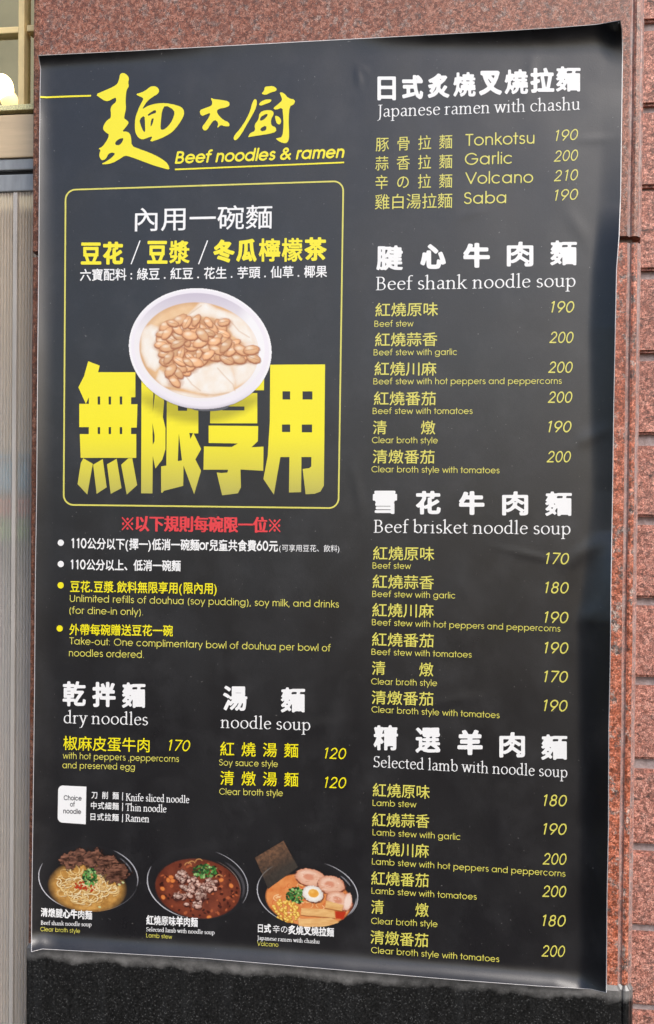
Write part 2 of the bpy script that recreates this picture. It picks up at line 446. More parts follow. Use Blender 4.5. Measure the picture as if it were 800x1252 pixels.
def smoothpoly(Epts, n, axis):
    t = Epts[:, axis]; o = Epts[:, 1 - axis]; q = np.linspace(t[0], t[-1], n)
    return q, np.interp(q, t, o)


def curl(px, py):
    """how far the sheet stands off the wall, from photograph pixel coordinates on it (metres)"""
    mpp = .00131
    xl = np.interp(py, E_L[:, 1], E_L[:, 0]); xr = np.interp(py, E_R[:, 1], E_R[:, 0])
    yt = np.interp(px, E_T[:, 0], E_T[:, 1]); yb = np.interp(px, E_B[:, 0], E_B[:, 1])
    sl_, sr, st_, sb = (px - xl) * mpp, (xr - px) * mpp, (py - yt) * mpp, (yb - py) * mpp
    d = .0065 + 0 * px
    ar = np.interp(py, [24, 110, 250, 300, 400, 480, 600, 650, 700, 760, 900, 1100, 1213], [.002, .0, .004, .018, .028, .022, .014, .014, .026, .040, .036, .032, .030])
    lr = np.interp(py, [24, 300, 400, 600, 700, 760, 900, 1213], [.03, .040, .044, .035, .045, .056, .05, .045])
    tr_ = np.clip(1 - sr / lr, 0, 1); d = d + ar * 1.5 * tr_ * tr_ / (tr_ + .5)
    at = np.interp(px, [46, 60, 150, 300, 430, 520, 640, 720, 760], [.012, .009, .007, .002, .002, .008, .013, .014, .012])
    lt = np.interp(px, [46, 150, 300, 520, 680, 760], [.028, .026, .03, .03, .045, .05])
    d = d + at * ease(st_, lt)
    d = d + .022 * ease(np.hypot(sr * 1.25, st_ * .8), .06)
    al = np.interp(py, [67, 110, 150, 300, 430, 560, 640, 760, 1000, 1100, 1164], [.002, .003, .006, .007, .009, .007, .004, .005, .008, .010, .013])
    ll = np.interp(py, [67, 300, 560, 700, 1100, 1164], [.02, .032, .028, .035, .05, .05])
    d = d + al * ease(sl_, ll)
    ab = np.interp(px, [38, 110, 250, 420, 560, 680, 742], [.014, .013, .011, .014, .015, .013, .005])
    d = d + ab * ease(sb, .034)
    d = d + .0030 * (fbm(px / 190, py / 240, 11, 3) - .5) + .0005 * (fbm(px / 45, py / 60, 5, 2) - .5)
    # a few creases
    for (x0, y0, x1, y1, a, w) in ((690, 690, 748, 655, .0014, 9), (700, 172, 757, 168, .0006, 5), (437, 80, 440, 108, .0010, 3.2), (440, 80, 452, 92, .0006, 3),
                                   (245, 222, 249, 233, .0008, 3), (600, 668, 700, 690, .0005, 4), (520, 862, 600, 850, .0005, 6), (560, 268, 600, 252, .0006, 5), (700, 545, 752, 520, .0009, 8), (690, 250, 720, 300, .0006, 9), (705, 760, 745, 740, .0012, 10),
                                   (330, 900, 420, 880, .0005, 6), (140, 205, 200, 215, .0004, 4), (640, 130, 655, 60, .0006, 7), (60, 860, 52, 960, .0006, 6), (430, 560, 445, 640, .0005, 6)):
        dx, dy = x1 - x0, y1 - y0; L2 = dx * dx + dy * dy
        t = np.clip(((px - x0) * dx + (py - y0) * dy) / L2, 0, 1)
        q = np.hypot(px - x0 - t * dx, py - y0 - t * dy)
        d = d + a * np.exp(-(q / w) ** 2) * np.sin(np.pi * np.clip(t, .08, .92))
    return d


def on_sheet(px, py, layer=0.0):
    """3-D point of the sheet seen at a traced photograph pixel"""
    px = np.asarray(px, float); py = np.asarray(py, float)
    d = curl(px, py) + layer
    x, z = P(px, py, -d)
    return np.stack([x, -d, z], -1)


poster = tag(empty('menu_poster', (0, -.006, -.75)), 'large black noodle menu poster with yellow and white lettering and curling edges', 'poster')
NU, NV = 214, 330
q = np.concatenate([[0, .0012], np.linspace(.0012, .9986, NU - 2)[1:-1], [.9986, 1]])
p_ = np.concatenate([[0, .0006], np.linspace(.0006, .9995, NV - 2)[1:-1], [.9995, 1]])
# the boundary is followed by arc parameter in x (top, bottom) and y (sides)
TX = 46.6 + (759 - 46.6) * q; TY = np.interp(TX, E_T[:, 0], E_T[:, 1])
BX = 38.2 + (742 - 38.2) * q; BY = np.interp(BX, E_B[:, 0], E_B[:, 1])
LY = 67.5 + (1164 - 67.5) * p_; LX = np.interp(LY, E_L[:, 1], E_L[:, 0])
RY = 24.5 + (1214 - 24.5) * p_; RX = np.interp(RY, E_R[:, 1], E_R[:, 0])
u, v = np.meshgrid(q, p_)
def coons(Tc, Bc, Lc, Rc):
    return ((1 - v) * Tc[None, :] + v * Bc[None, :] + (1 - u) * Lc[:, None] + u * Rc[:, None]
            - ((1 - u) * (1 - v) * Tc[0] + u * (1 - v) * Tc[-1] + (1 - u) * v * Bc[0] + u * v * Bc[-1]))
GX, GY = coons(TX, BX, LX, RX), coons(TY, BY, LY, RY)
front = on_sheet(GX.ravel(), GY.ravel())
back = front + np.array([0, .0012, 0])
nu, nv = len(q), len(p_); N = nu * nv
F = []; mi = []
for j in range(nv - 1):
    for i in range(nu - 1):
        a = j * nu + i; f = (a, a + nu, a + nu + 1, a + 1)
        rim = i == 0 or i == nu - 2 or j == 0 or j == nv - 2
        F.append(f); mi.append(1 if rim else 0)
        F.append(tuple(N + k for k in reversed(f))); mi.append(1)
loop = [i for i in range(nu)] + [j * nu + nu - 1 for j in range(1, nv)] + [(nv - 1) * nu + i for i in range(nu - 2, -1, -1)] + [j * nu for j in range(nv - 2, 0, -1)]
for k in range(len(loop)):
    a, b = loop[k], loop[(k + 1) % len(loop)]; F.append((a, b, N + b, N + a)); mi.append(1)
me = mesh('sheet', np.concatenate([front, back]), F); me.polygons.foreach_set('material_index', mi)
me.polygons.foreach_set('use_smooth', [True] * len(F))
sheet = link('sheet', me, [M['vinyl'], M['vinyl_edge']], poster)

# ------------------------------------------------------------------ glyphs
def field_contours(G, x0, y0, h, level=0.0):
    """marching squares on G[j,i] (inside = G<level) -> closed loops"""
    D = G - level; ins = D < 0
    ny, nx_ = G.shape
    c = (ins[:-1, :-1] * 1 + ins[:-1, 1:] * 2 + ins[1:, 1:] * 4 + ins[1:, :-1] * 8)
    js, is_ = np.nonzero((c > 0) & (c < 15))
    nxt = {}
    def ept(e, j, i):
        if e == 0: a, b, k = D[j, i], D[j, i + 1], (0, j, i)
        elif e == 1: a, b, k = D[j, i + 1], D[j + 1, i + 1], (1, j, i + 1)
        elif e == 2: a, b, k = D[j + 1, i], D[j + 1, i + 1], (0, j + 1, i)
        else: a, b, k = D[j, i], D[j + 1, i], (1, j, i)
        return k
    T = {1: [(3, 0)], 2: [(0, 1)], 3: [(3, 1)], 4: [(1, 2)], 5: [(3, 2), (1, 0)], 6: [(0, 2)], 7: [(3, 2)],
         8: [(2, 3)], 9: [(2, 0)], 10: [(0, 3), (2, 1)], 11: [(2, 1)], 12: [(1, 3)], 13: [(1, 0)], 14: [(0, 3)]}
    for j, i in zip(js.tolist(), is_.tolist()):
        for a, b in T[int(c[j, i])]: nxt[ept(a, j, i)] = ept(b, j, i)
    def pos(k):
        t, j, i = k
        if t == 0: a, b = D[j, i], D[j, i + 1]; return (x0 + (i + a / (a - b)) * h, y0 + j * h)
        a, b = D[j, i], D[j + 1, i]; return (x0 + i * h, y0 + (j + a / (a - b)) * h)
    loops = []; left = dict(nxt)
    while left:
        s = next(iter(left)); L = []; k = s
        while k in left:
            L.append(pos(k)); k = left.pop(k)
        if len(L) > 3: loops.append(np.array(L))
    return loops


def simplify(L, eps):
    n = len(L); keep = np.zeros(n, bool)
    a = 0; b = int(np.argmax(((L - L[0]) ** 2).sum(1))); keep[[a, b]] = True
    st = [(a, b), (b, n)]
    while st:
        i, j = st.pop()
        if j - i < 2: continue
        p, q_ = L[i], L[j % n]; s = L[i + 1:j]; d = q_ - p; ln = np.hypot(*d) + 1e-12
        dist = np.abs((s[:, 0] - p[0]) * d[1] - (s[:, 1] - p[1]) * d[0]) / ln
        k = int(dist.argmax())
        if dist[k] > eps: m_ = i + 1 + k; keep[m_] = True; st += [(i, m_), (m_, j)]
    return L[keep]


def fill(loops, steiner=None):
    pts = []; edges = []; 
    for L in loops:
        n0 = len(pts); n = len(L); pts += [(float(a), float(b)) for a, b in L]; edges += [(n0 + k, n0 + (k + 1) % n) for k in range(n)]
    segs = np.array([pts[a] + pts[b] for a, b in edges])
    if steiner is not None: pts += [(float(a), float(b)) for a, b in steiner]
    r = delaunay_2d_cdt([Vector(p) for p in pts], edges, [], 0, 1e-7)
    V = np.array([(q[0], q[1]) for q in r[0]]); T = np.array([tuple(f) for f in r[2] if len(f) == 3], int)
    if len(T) == 0: return V, T
    c = V[T].mean(1); cnt = np.zeros(len(c), int)
    for x0, y0, x1, y1 in segs:
        if y0 == y1: continue
        m_ = (c[:, 1] >= min(y0, y1)) & (c[:, 1] < max(y0, y1))
        cnt[m_] += (x0 + (c[m_, 1] - y0) * (x1 - x0) / (y1 - y0)) > c[m_, 0]
    T = T[cnt % 2 == 1]
    used = np.unique(T); mp = np.full(len(V), -1); mp[used] = np.arange(len(used))
    return V[used], mp[T]


_tc = bpy.data.curves.new('glyph_source', 'FONT'); _tc.resolution_u = 3
_to = bpy.data.objects.new('glyph_source', _tc); COL.objects.link(_to)


def font_mesh(ch):
    _tc.body = ch; dg = bpy.context.evaluated_depsgraph_get(); dg.update()
    oe = _to.evaluated_get(dg); me_ = oe.to_mesh()
    V = np.array([(a.co.x, a.co.y) for a in me_.vertices]); Fs = [tuple(f.vertices) for f in me_.polygons]
    oe.to_mesh_clear(); return V, Fs


def polys_to_tris(V, Fs):
    T = []
    for f in Fs:
        for k in range(1, len(f) - 1): T.append((f[0], f[k], f[k + 1]))
    return V, np.array(T, int)


def cjk_bold(ch, wx, wy, blur, cover=None, floor_=-1.02, h=1 / 90.):
    """swell a font glyph by an elliptical nib (wx, wy) and round it off"""
    V, Fs = font_mesh(ch)
    cnt = {}
    for f in Fs:
        for a, b in zip(f, f[1:] + f[:1]):
            k = (min(a, b), max(a, b)); cnt[k] = cnt.get(k, 0) + 1
    E = [k for k, n in cnt.items() if n == 1]
    mg = max(wx, wy) + .05
    x0, y0 = V[:, 0].min() - mg, V[:, 1].min() - mg
    nx_ = int((V[:, 0].max() + mg - x0) / h) + 2; ny = int((V[:, 1].max() + mg - y0) / h) + 2
    gx = x0 + np.arange(nx_) * h; gy = y0 + np.arange(ny) * h
    D = np.full((ny, nx_), mg / max(wx, wy, 1e-3)); ins = np.zeros((ny, nx_), bool)
    for a, b in E:
        (ax, ay), (bx, by) = V[a], V[b]
        if ay != by:
            lo, hi = min(ay, by), max(ay, by)
            j0 = int(math.ceil((lo - y0) / h)); j1 = int(math.ceil((hi - y0) / h))
            for j in range(j0, j1):
                xx = ax + (gy[j] - ay) * (bx - ax) / (by - ay); ins[j, max(0, int(math.ceil((xx - x0) / h))):] ^= True
        i0 = max(0, int((min(ax, bx) - mg - x0) / h)); i1 = int((max(ax, bx) + mg - x0) / h) + 2
        j0 = max(0, int((min(ay, by) - mg - y0) / h)); j1 = int((max(ay, by) + mg - y0) / h) + 2
        X = (gx[None, i0:i1] - ax) / wx; Y = (gy[j0:j1, None] - ay) / wy
        dx, dy = (bx - ax) / wx, (by - ay) / wy; L2 = dx * dx + dy * dy + 1e-12
        t = np.clip((X * dx + Y * dy) / L2, 0, 1)
        D[j0:j1, i0:i1] = np.minimum(D[j0:j1, i0:i1], np.hypot(X - t * dx, Y - t * dy))
    G = np.where(ins, -D, D) - 1.0
    for k in range(blur):
        Q = np.pad(G, 1, mode='edge')
        G = (Q[1:-1, 1:-1] * 4 + (Q[:-2, 1:-1] + Q[2:, 1:-1] + Q[1:-1, :-2] + Q[1:-1, 2:]) * 2 + Q[:-2, :-2] + Q[2:, 2:] + Q[:-2, 2:] + Q[2:, :-2]) / 16
    lev = 0.0
    if cover:                              # dense characters swell less, so that their counters stay open
        nb = np.ptp(V[:, 0]) * np.ptp(V[:, 1]) / h ** 2
        srt = np.sort(G.ravel()); lev = min(0.0, max(floor_, srt[min(len(srt) - 1, int(cover * nb))]))
    loops = [simplify(L, .003) for L in field_contours(G, x0, y0, h, lev)]
    loops = [L for L in loops if len(L) > 2]
    return fill(loops)


# ---- drawn alphabets: centre-line strokes, swept by a round pen (sans) or a broad nib (serif)
def arc(cx, cy, rx, ry, a0, a1, n=None):
    n = n or max(4, int(abs(a1 - a0) / 14)); a = np.radians(np.linspace(a0, a1, n + 1))
    return [(cx + rx * math.cos(t), cy + ry * math.sin(t)) for t in a]


def circ(cx, cy, r): return arc(cx, cy, r, r, 0, 360)


def SANS():
    b, xh, cap, asc = .035, .505, .685, .735; g = {}
    ring = lambda cx: circ(cx, .27, .235)
    g['a'] = ([ring(.275), [(.51, b), (.51, xh)]], .60); g['b'] = ([[(.07, b), (.07, asc)], ring(.305)], .60)
    g['c'] = ([arc(.28, .27, .235, .235, 48, 312)], .55); g['d'] = ([ring(.275), [(.51, b), (.51, asc)]], .60)
    g['e'] = ([[(.05, .275), (.51, .275)], arc(.28, .27, .235, .235, 2, 318)], .57)
    g['f'] = ([[(.12, b), (.12, .62)] + arc(.23, .62, .11, .115, 180, 75), [(.01, xh - .01), (.25, xh - .01)]], .30)
    g['g'] = ([ring(.275), [(.51, xh), (.51, .02)] + arc(.275, .02, .235, .20, 0, -155)], .60)
    g['h'] = ([[(.07, b), (.07, asc)], arc(.245, .33, .175, .175, 180, 0) + [(.42, b)]], .49)
    g['i'] = ([[(.06, b), (.06, xh)], [(.06, .675), (.06, .69)]], .125); g['l'] = ([[(.06, b), (.06, asc)]], .125)
    g['k'] = ([[(.07, b), (.07, asc)], [(.36, xh), (.08, .24)], [(.17, .32), (.39, b)]], .41)
    g['m'] = ([[(.07, b), (.07, xh)], arc(.225, .35, .155, .155, 180, 0) + [(.38, b)], arc(.535, .35, .155, .155, 180, 0) + [(.69, b)]], .76)
    g['n'] = ([[(.07, b), (.07, xh)], arc(.245, .33, .175, .175, 180, 0) + [(.42, b)]], .49)
    g['o'] = ([ring(.28)], .56); g['p'] = ([[(.07, -.20), (.07, xh)], ring(.305)], .60)
    g['r'] = ([[(.07, b), (.07, xh)], arc(.19, .37, .12, .135, 180, 65)], .275)
    g['s'] = ([arc(.19, .39, .12, .115, 35, 270) + arc(.19, .155, .135, .12, 90, -145)], .37)
    g['t'] = ([[(.12, b), (.12, .69)], [(.01, xh - .01), (.23, xh - .01)]], .25)
    g['u'] = ([[(.07, xh), (.07, .21)] + arc(.245, .21, .175, .175, 180, 360) + [(.42, xh)], [(.42, xh), (.42, b)]], .49)
    g['v'] = ([[(.03, xh), (.225, b), (.42, xh)]], .45); g['w'] = ([[(.03, xh), (.18, b), (.34, .46), (.50, b), (.65, xh)]], .68)
    g['y'] = ([[(.03, xh), (.235, .045)], [(.43, xh), (.145, -.20)]], .46)
    g['A'] = ([[(.03, b), (.33, cap), (.63, b)], [(.14, .26), (.52, .26)]], .66)
    g['B'] = ([[(.08, b), (.08, cap), (.26, cap)] + arc(.26, .53, .16, .155, 90, -90) + [(.08, .375)], [(.26, .375)] + arc(.29, .205, .185, .17, 90, -90) + [(.08, b)]], .56)
    g['C'] = ([arc(.385, .36, .335, .325, 42, 318)], .70)
    g['G'] = ([arc(.395, .36, .335, .325, 42, 360) + [(.43, .36)]], .80)
    g['K'] = ([[(.08, b), (.08, cap)], [(.46, cap), (.09, .34)], [(.2, .44), (.50, b)]], .54)
    g['L'] = ([[(.08, cap), (.08, b), (.37, b)]], .42)
    g['O'] = ([arc(.40, .36, .345, .325, 0, 360)], .81)
    g['S'] = ([arc(.25, .53, .16, .155, 25, 270) + arc(.25, .205, .185, .17, 90, -155)], .50)
    g['T'] = ([[(.02, cap), (.40, cap)], [(.21, cap), (.21, b)]], .42)
    g['U'] = ([[(.08, cap), (.08, .27)] + arc(.305, .265, .225, .235, 180, 360) + [(.53, cap)]], .61)
    g['V'] = ([[(.03, cap), (.31, b), (.59, cap)]], .62)
    g['0'] = ([arc(.27, .36, .215, .325, 0, 360)], .54); g['1'] = ([[(.16, .60), (.28, cap), (.28, b)]], .46)
    g['2'] = ([arc(.26, .50, .185, .185, 165, -35) + [(.06, b), (.48, b)]], .54)
    g['6'] = ([circ(.27, .245, .21), [(.085, .33), (.33, cap)]], .54)
    g['7'] = ([[(.06, cap), (.48, cap), (.18, b)]], .52)
    g['8'] = ([circ(.27, .53, .155), circ(.27, .21, .185)], .54)
    g['9'] = ([circ(.27, .475, .21), [(.455, .39), (.21, b)]], .54)
    g['.'] = ([[(.07, .045), (.075, .045)]], .17); g[','] = ([[(.08, .05), (.05, -.07)]], .17)
    g['('] = ([arc(.36, .26, .26, .48, 130, 230)], .27); g[')'] = ([arc(-.09, .26, .26, .48, 50, -50)], .27)
    g['-'] = ([[(.04, .26), (.25, .26)]], .29); g[':'] = ([[(.07, .045), (.075, .045)], [(.07, .44), (.075, .44)]], .17)
    g['※'] = ([[(.12, .0), (.82, .70)], [(.12, .70), (.82, .0)], circ(.47, .63, .035), circ(.47, .07, .035), circ(.17, .35, .035), circ(.77, .35, .035)], .94)
    g['&'] = ([[(.60, b), (.17, .50)] + arc(.27, .565, .125, .12, 210, -35) + [(.13, .32)] + arc(.225, .20, .17, .165, 125, 320) + [(.57, .33)]], .66)
    return g


def SERIF():
    b, xh, cap, asc = .02, .43, .63, .70; g = {}
    sf = lambda x, y, l=.075, r_=.075: [(x - l, y), (x + r_, y)]
    flag = lambda x, y: [(x - .085, y - .045), (x, y)]
    ring = lambda cx, rx=.19, ry=.205: arc(cx, .225, rx, ry, 0, 360)
    g['a'] = ([arc(.20, .32, .12, .11, 150, 10) + [(.32, .09)] + arc(.375, .08, .055, .06, 180, 300), [(.32, .27), (.17, .22)] + arc(.16, .12, .095, .1, 100, 290) + [(.32, .11)]], .43)
    g['b'] = ([flag(.10, asc), [(.10, asc), (.10, .06)], [(.10, .33)] + arc(.27, .225, .165, .205, 130, -140) + [(.10, .06)]], .50)
    g['c'] = ([arc(.24, .225, .185, .205, 40, 318)], .42)
    g['d'] = ([flag(.37, asc), [(.37, asc), (.37, .04), (.45, .035)], [(.37, .37)] + arc(.225, .225, .175, .205, 50, 325)], .50)
    g['e'] = ([[(.07, .255), (.39, .275)] + arc(.235, .265, .16, .165, 5, 180) + arc(.24, .225, .175, .205, 170, 318)], .44)
    g['f'] = ([[(.13, b), (.13, .55)] + arc(.235, .55, .105, .14, 180, 55), [(.03, xh - .01), (.27, xh - .01)], sf(.13, b)], .28)
    g['h'] = ([flag(.10, asc), [(.10, asc), (.10, b)], [(.10, .31)] + arc(.265, .31, .125, .11, 150, 0) + [(.39, b)], sf(.10, b), sf(.39, b)], .52)
    g['i'] = ([flag(.12, xh), [(.12, xh), (.12, b)], sf(.12, b), [(.115, .60), (.125, .60)]], .24)
    g['k'] = ([flag(.10, asc), [(.10, asc), (.10, b)], sf(.10, b), [(.37, xh - .01), (.11, .20)], [(.2, .27), (.40, b), (.47, b)], sf(.37, xh, .06, .06)], .49)
    g['l'] = ([flag(.12, asc), [(.12, asc), (.12, b)], sf(.12, b)], .24)
    g['m'] = ([flag(.10, xh), [(.10, xh), (.10, b)], [(.10, .31)] + arc(.255, .31, .115, .11, 150, 0) + [(.37, b)], [(.37, .31)] + arc(.525, .31, .115, .11, 150, 0) + [(.64, b)], sf(.10, b), sf(.37, b), sf(.64, b)], .77)
    g['n'] = ([flag(.10, xh), [(.10, xh), (.10, b)], [(.10, .31)] + arc(.265, .31, .125, .11, 150, 0) + [(.39, b)], sf(.10, b), sf(.39, b)], .52)
    g['o'] = ([ring(.25)], .50)
    g['p'] = ([flag(.10, xh), [(.10, xh), (.10, -.20)], [(.10, .33)] + arc(.27, .225, .165, .205, 130, -140) + [(.10, .07)], sf(.10, -.20)], .51)
    g['r'] = ([flag(.10, xh), [(.10, xh), (.10, b)], sf(.10, b), [(.10, .29)] + arc(.225, .32, .105, .10, 150, 50)], .34)
    g['s'] = ([arc(.18, .33, .105, .10, 35, 250) + arc(.18, .125, .125, .105, 70, -150)], .36)
    g['t'] = ([[(.13, .53), (.13, .10)] + arc(.21, .10, .08, .08, 180, 300), [(.03, xh - .01), (.26, xh - .01)]], .29)
    g['u'] = ([flag(.10, xh), [(.10, xh), (.10, .15)] + arc(.22, .14, .12, .12, 180, 310) + [(.385, .12)], [(.385, xh), (.385, .035), (.46, .035)], [(.31, xh), (.385, xh)]], .51)
    g['v'] = ([[(.07, xh), (.23, b)], [(.23, b), (.38, xh)], sf(.07, xh), sf(.38, xh)], .44)
    g['w'] = ([[(.06, xh), (.19, b)], [(.19, b), (.33, xh - .02)], [(.33, xh - .02), (.47, b)], [(.47, b), (.60, xh)], sf(.06, xh), sf(.60, xh), sf(.33, xh, .05, .05)], .66)
    g['y'] = ([[(.07, xh), (.23, .03)], [(.38, xh), (.20, -.06)] + [(.13, -.19), (.05, -.20)], sf(.07, xh), sf(.38, xh)], .44)
    g['B'] = ([[(.12, b), (.12, cap)], [(.04, cap), (.26, cap)] + arc(.26, .49, .14, .14, 90, -90) + [(.12, .345)], [(.26, .345)] + arc(.28, .183, .17, .163, 90, -90) + [(.04, b)]], .53)
    g['J'] = ([[(.17, cap), (.17, .02)] + [(.13, -.12), (.03, -.17)], sf(.17, cap, .09, .09)], .30)
    g['K'] = ([[(.12, b), (.12, cap)], sf(.12, b), sf(.12, cap), [(.46, cap), (.13, .30)], [(.24, .40), (.52, b), (.60, b)], sf(.46, cap, .08, .07)], .61)
    g['R'] = ([[(.12, b), (.12, cap)], sf(.12, b), [(.04, cap), (.26, cap)] + arc(.26, .47, .15, .155, 90, -90) + [(.12, .31)], [(.27, .31), (.50, b), (.57, b)]], .57)
    g['S'] = ([arc(.24, .48, .15, .15, 25, 255) + arc(.24, .18, .17, .165, 75, -150), [(.385, .55), (.385, .63)], [(.08, .1), (.075, .02)]], .47)
    g['T'] = ([[(.04, .53), (.05, cap), (.53, cap), (.54, .53)], [(.29, cap), (.29, b)], sf(.29, b, .09, .09)], .58)
    return g


ALPH = {'sans': (SANS(), .036, .036, 0.0), 'sansm': (SANS(), .041, .041, 0.0), 'sansb': (SANS(), .062, .066, 0.0),
        'serif': (SERIF(), .037, .0145, 14.0), 'serifb': (SERIF(), .050, .022, 14.0)}
SPACE = {'sans': .27, 'sansm': .27, 'sansb': .26, 'serif': .23, 'serifb': .23}


def stroke_glyph(font, ch, h=1 / 56.):
    G_, wa, wb, ang = ALPH[font]; strokes, adv = G_[ch]
    pts = np.array([p for s in strokes for p in s]); mg = max(wa, wb) + .03
    x0, y0 = pts.min(0) - mg; x1, y1 = pts.max(0) + mg
    gx = x0 + np.arange(int((x1 - x0) / h) + 2) * h; gy = y0 + np.arange(int((y1 - y0) / h) + 2) * h
    ca, sa = math.cos(R(ang)), math.sin(R(ang))
    def tr_(x, y): return (x * ca + y * sa) / wa, (-x * sa + y * ca) / wb
    X, Y = tr_(gx[None, :], gy[:, None]); D = np.full(X.shape, 1e9)
    for s in strokes:
        q_ = [tr_(*p) for p in s]
        for (ax, ay), (bx, by) in zip(q_[:-1], q_[1:]):
            dx, dy = bx - ax, by - ay; t = np.clip(((X - ax) * dx + (Y - ay) * dy) / (dx * dx + dy * dy + 1e-12), 0, 1)
            D = np.minimum(D, np.hypot(X - ax - t * dx, Y - ay - t * dy))
    loops = [simplify(L, .003) for L in field_contours(np.minimum(D - 1, 2.0), x0, y0, h)]
    V, T = fill([L for L in loops if len(L) > 2]); return V, T, adv


BEAR = {'sans': .045, 'sansm': .045, 'sansb': .05, 'serif': .022, 'serifb': .022}
FONTS = {'cjk': None, 'cjkm': (.014, .014, 0), 'cjkb': (.022, .020, 0), 'cjkl': (.006, .006, 0), 'black': (.054, .048, 0, .72), 'pop': (.054, .048, 3, .69, -.46), 'popb': (.045, .038, 1, .60, -.6), 'song': (.046, .012, 0)}
_cache = {}


def glyph(font, ch):
    k = (font, ch)
    if k not in _cache:
        if ch == '※': _cache[k] = stroke_glyph('sansm', ch)
        elif font in ('cjkb', 'cjkm') and ch in '0123456789or': V, T, adv = stroke_glyph('sansb' if font == 'cjkb' else 'sansm', ch); _cache[k] = (V * 1.08, T, adv * 1.08 + .05)
        elif font in ALPH and ch in ALPH[font][0]:
            V, T, adv = stroke_glyph(font, ch); _cache[k] = (V, T, adv + BEAR[font])
        else:
            f = FONTS[font]
            if f is None: V, T = polys_to_tris(*font_mesh(ch))
            else: V, T = cjk_bold(ch, *f)
            wide = ord(ch) > 0x2000
            _cache[k] = (V, T, 1.0 if wide else V[:, 0].max() + .10)
    return _cache[k]


def layout(font, text, track=0.0):
    Vs, Ts, x, n = [], [], 0.0, 0
    for ch in text:
        if ch == ' ': x += SPACE.get(font, .28); continue
        if ch == '\u3000': x += 1.0 + track; continue
        V, T, adv = glyph(font, ch)
        Vs.append(V + np.array([x, 0])); Ts.append(T + n); n += len(V); x += adv + track
    return np.concatenate(Vs), np.concatenate(Ts)


LAYER = .00045


def sheet_mesh(name, PX, PY, T, layer=LAYER):
    """triangles given in traced pixels, laid on the sheet, facing the viewer's side of it"""
    p = np.stack([PX, PY], 1); a, b, c_ = p[T[:, 0]], p[T[:, 1]], p[T[:, 2]]
    s = (b[:, 0] - a[:, 0]) * (c_[:, 1] - a[:, 1]) - (b[:, 1] - a[:, 1]) * (c_[:, 0] - a[:, 0])
    T = np.where((s > 0)[:, None], T[:, [0, 2, 1]], T)
    return mesh(name, on_sheet(PX, PY, layer), T)


def text(name, font, body, x0, y0, x1, y1, hgt, ink='white', parent=None, slant=0.0, track=0.0, ref=None, layer=LAYER):
    """print one line: ink runs from traced (x0,y0) to (x1,y1) along its foot, hgt pixels tall (capitals, or full CJK)"""
    V, T = layout(font, body, track)
    latin = font in ALPH
    if latin: cap = .72 if font.startswith('sans') else .645; foot = 0.0
    else: foot, cap = -.085, .925
    sx_ = (V[:, 0] - V[:, 0].min()) / (V[:, 0].max() - V[:, 0].min())
    t = (V[:, 1] - foot) / cap * hgt
    PX = x0 + (x1 - x0) * sx_ + t * (.012 + slant); PY = y0 + (y1 - y0) * sx_ - t
    if slant:
        w = PX.max() - PX.min(); PX = x0 + (PX - PX.min()) * (x1 - x0) / w
    return link(name, sheet_mesh(name, PX, PY, T, layer), M[ink], parent or poster)


def chars(name, font, cells, ink='white', parent=None, layer=LAYER):
    """one mesh of separately placed characters: (ch, x0, x1, ytop, ybottom)"""
    PXs, PYs, Ts, n = [], [], [], 0
    for ch, x0, x1, yt, yb in cells:
        V, T, adv = glyph(font, ch)
        sx_ = (V[:, 0] - V[:, 0].min()) / np.ptp(V[:, 0]); sy = (V[:, 1] - V[:, 1].min()) / np.ptp(V[:, 1])
        PXs.append(x0 + (x1 - x0) * sx_); PYs.append(yb + (yt - yb) * sy); Ts.append(T + n); n += len(V)
    return link(name, sheet_mesh(name, np.concatenate(PXs), np.concatenate(PYs), np.concatenate(Ts), layer), M[ink], parent or poster)


def part(name, px, py, label=None):
    """a printed group: an Empty on the sheet under the poster; its pieces are its children"""
    o = bpy.data.objects.new(name, None); COL.objects.link(o); o.parent = poster; o.empty_display_size = .02
    o.matrix_parent_inverse = Matrix.Translation(-poster.location)
    if label: o['label'] = label
    return o


def title(name, body, bl, tr, parent=None, font='pop'):
    """display characters: first cell box bl=(x0,x1,yt,yb), last cell box tr, the others spaced evenly between"""
    n = len(body); cells = []
    for k, ch in enumerate(body):
        f = k / (n - 1)
        if ch == '\u3000': continue
        bx = [a + (b - a) * f for a, b in zip(bl, tr)]
        sh = {'日': .10, '心': .04}.get(ch, 0) * (bx[1] - bx[0]) / 2
        cells.append((ch, bx[0] + sh, bx[1] - sh, bx[2], bx[3]))
    sec = part(name, bl[0], bl[3])
    for c_ in cells: chars('heading_character', font, [c_], 'white', sec)
    return sec


def chaikin(L, n=1):
    L = np.array(L, float)
    for k in range(n):
        Nn = np.roll(L, -1, 0); L = np.stack([L * .75 + Nn * .25, L * .25 + Nn * .75], 1).reshape(-1, 2)
    return L


def resample(L, step):
    out = []
    for a, b in zip(L, np.roll(L, -1, 0)):
        n = max(1, int(np.hypot(*(b - a)) / step)); out += [a + (b - a) * k / n for k in range(n)]
    return np.array(out)


def traced(name, loops, ox, oy, sc, ink, parent, smooth=0, step=None, layer=LAYER, link_it=True):
    L = [np.array(chaikin(l, smooth)) / sc + np.array([ox, oy]) for l in loops]
    stn = None
    if step:
        L = [resample(l, step) for l in L]; A = np.concatenate(L)
        gx, gy = np.meshgrid(np.arange(A[:, 0].min(), A[:, 0].max(), step) + .37, np.arange(A[:, 1].min(), A[:, 1].max(), step) + .41)
        stn = np.stack([gx.ravel(), gy.ravel()], 1)
    V, T = fill(L, stn)
    if not link_it: return V, T
    return link(name, sheet_mesh(name, V[:, 0], V[:, 1], T, layer), M[ink], parent)


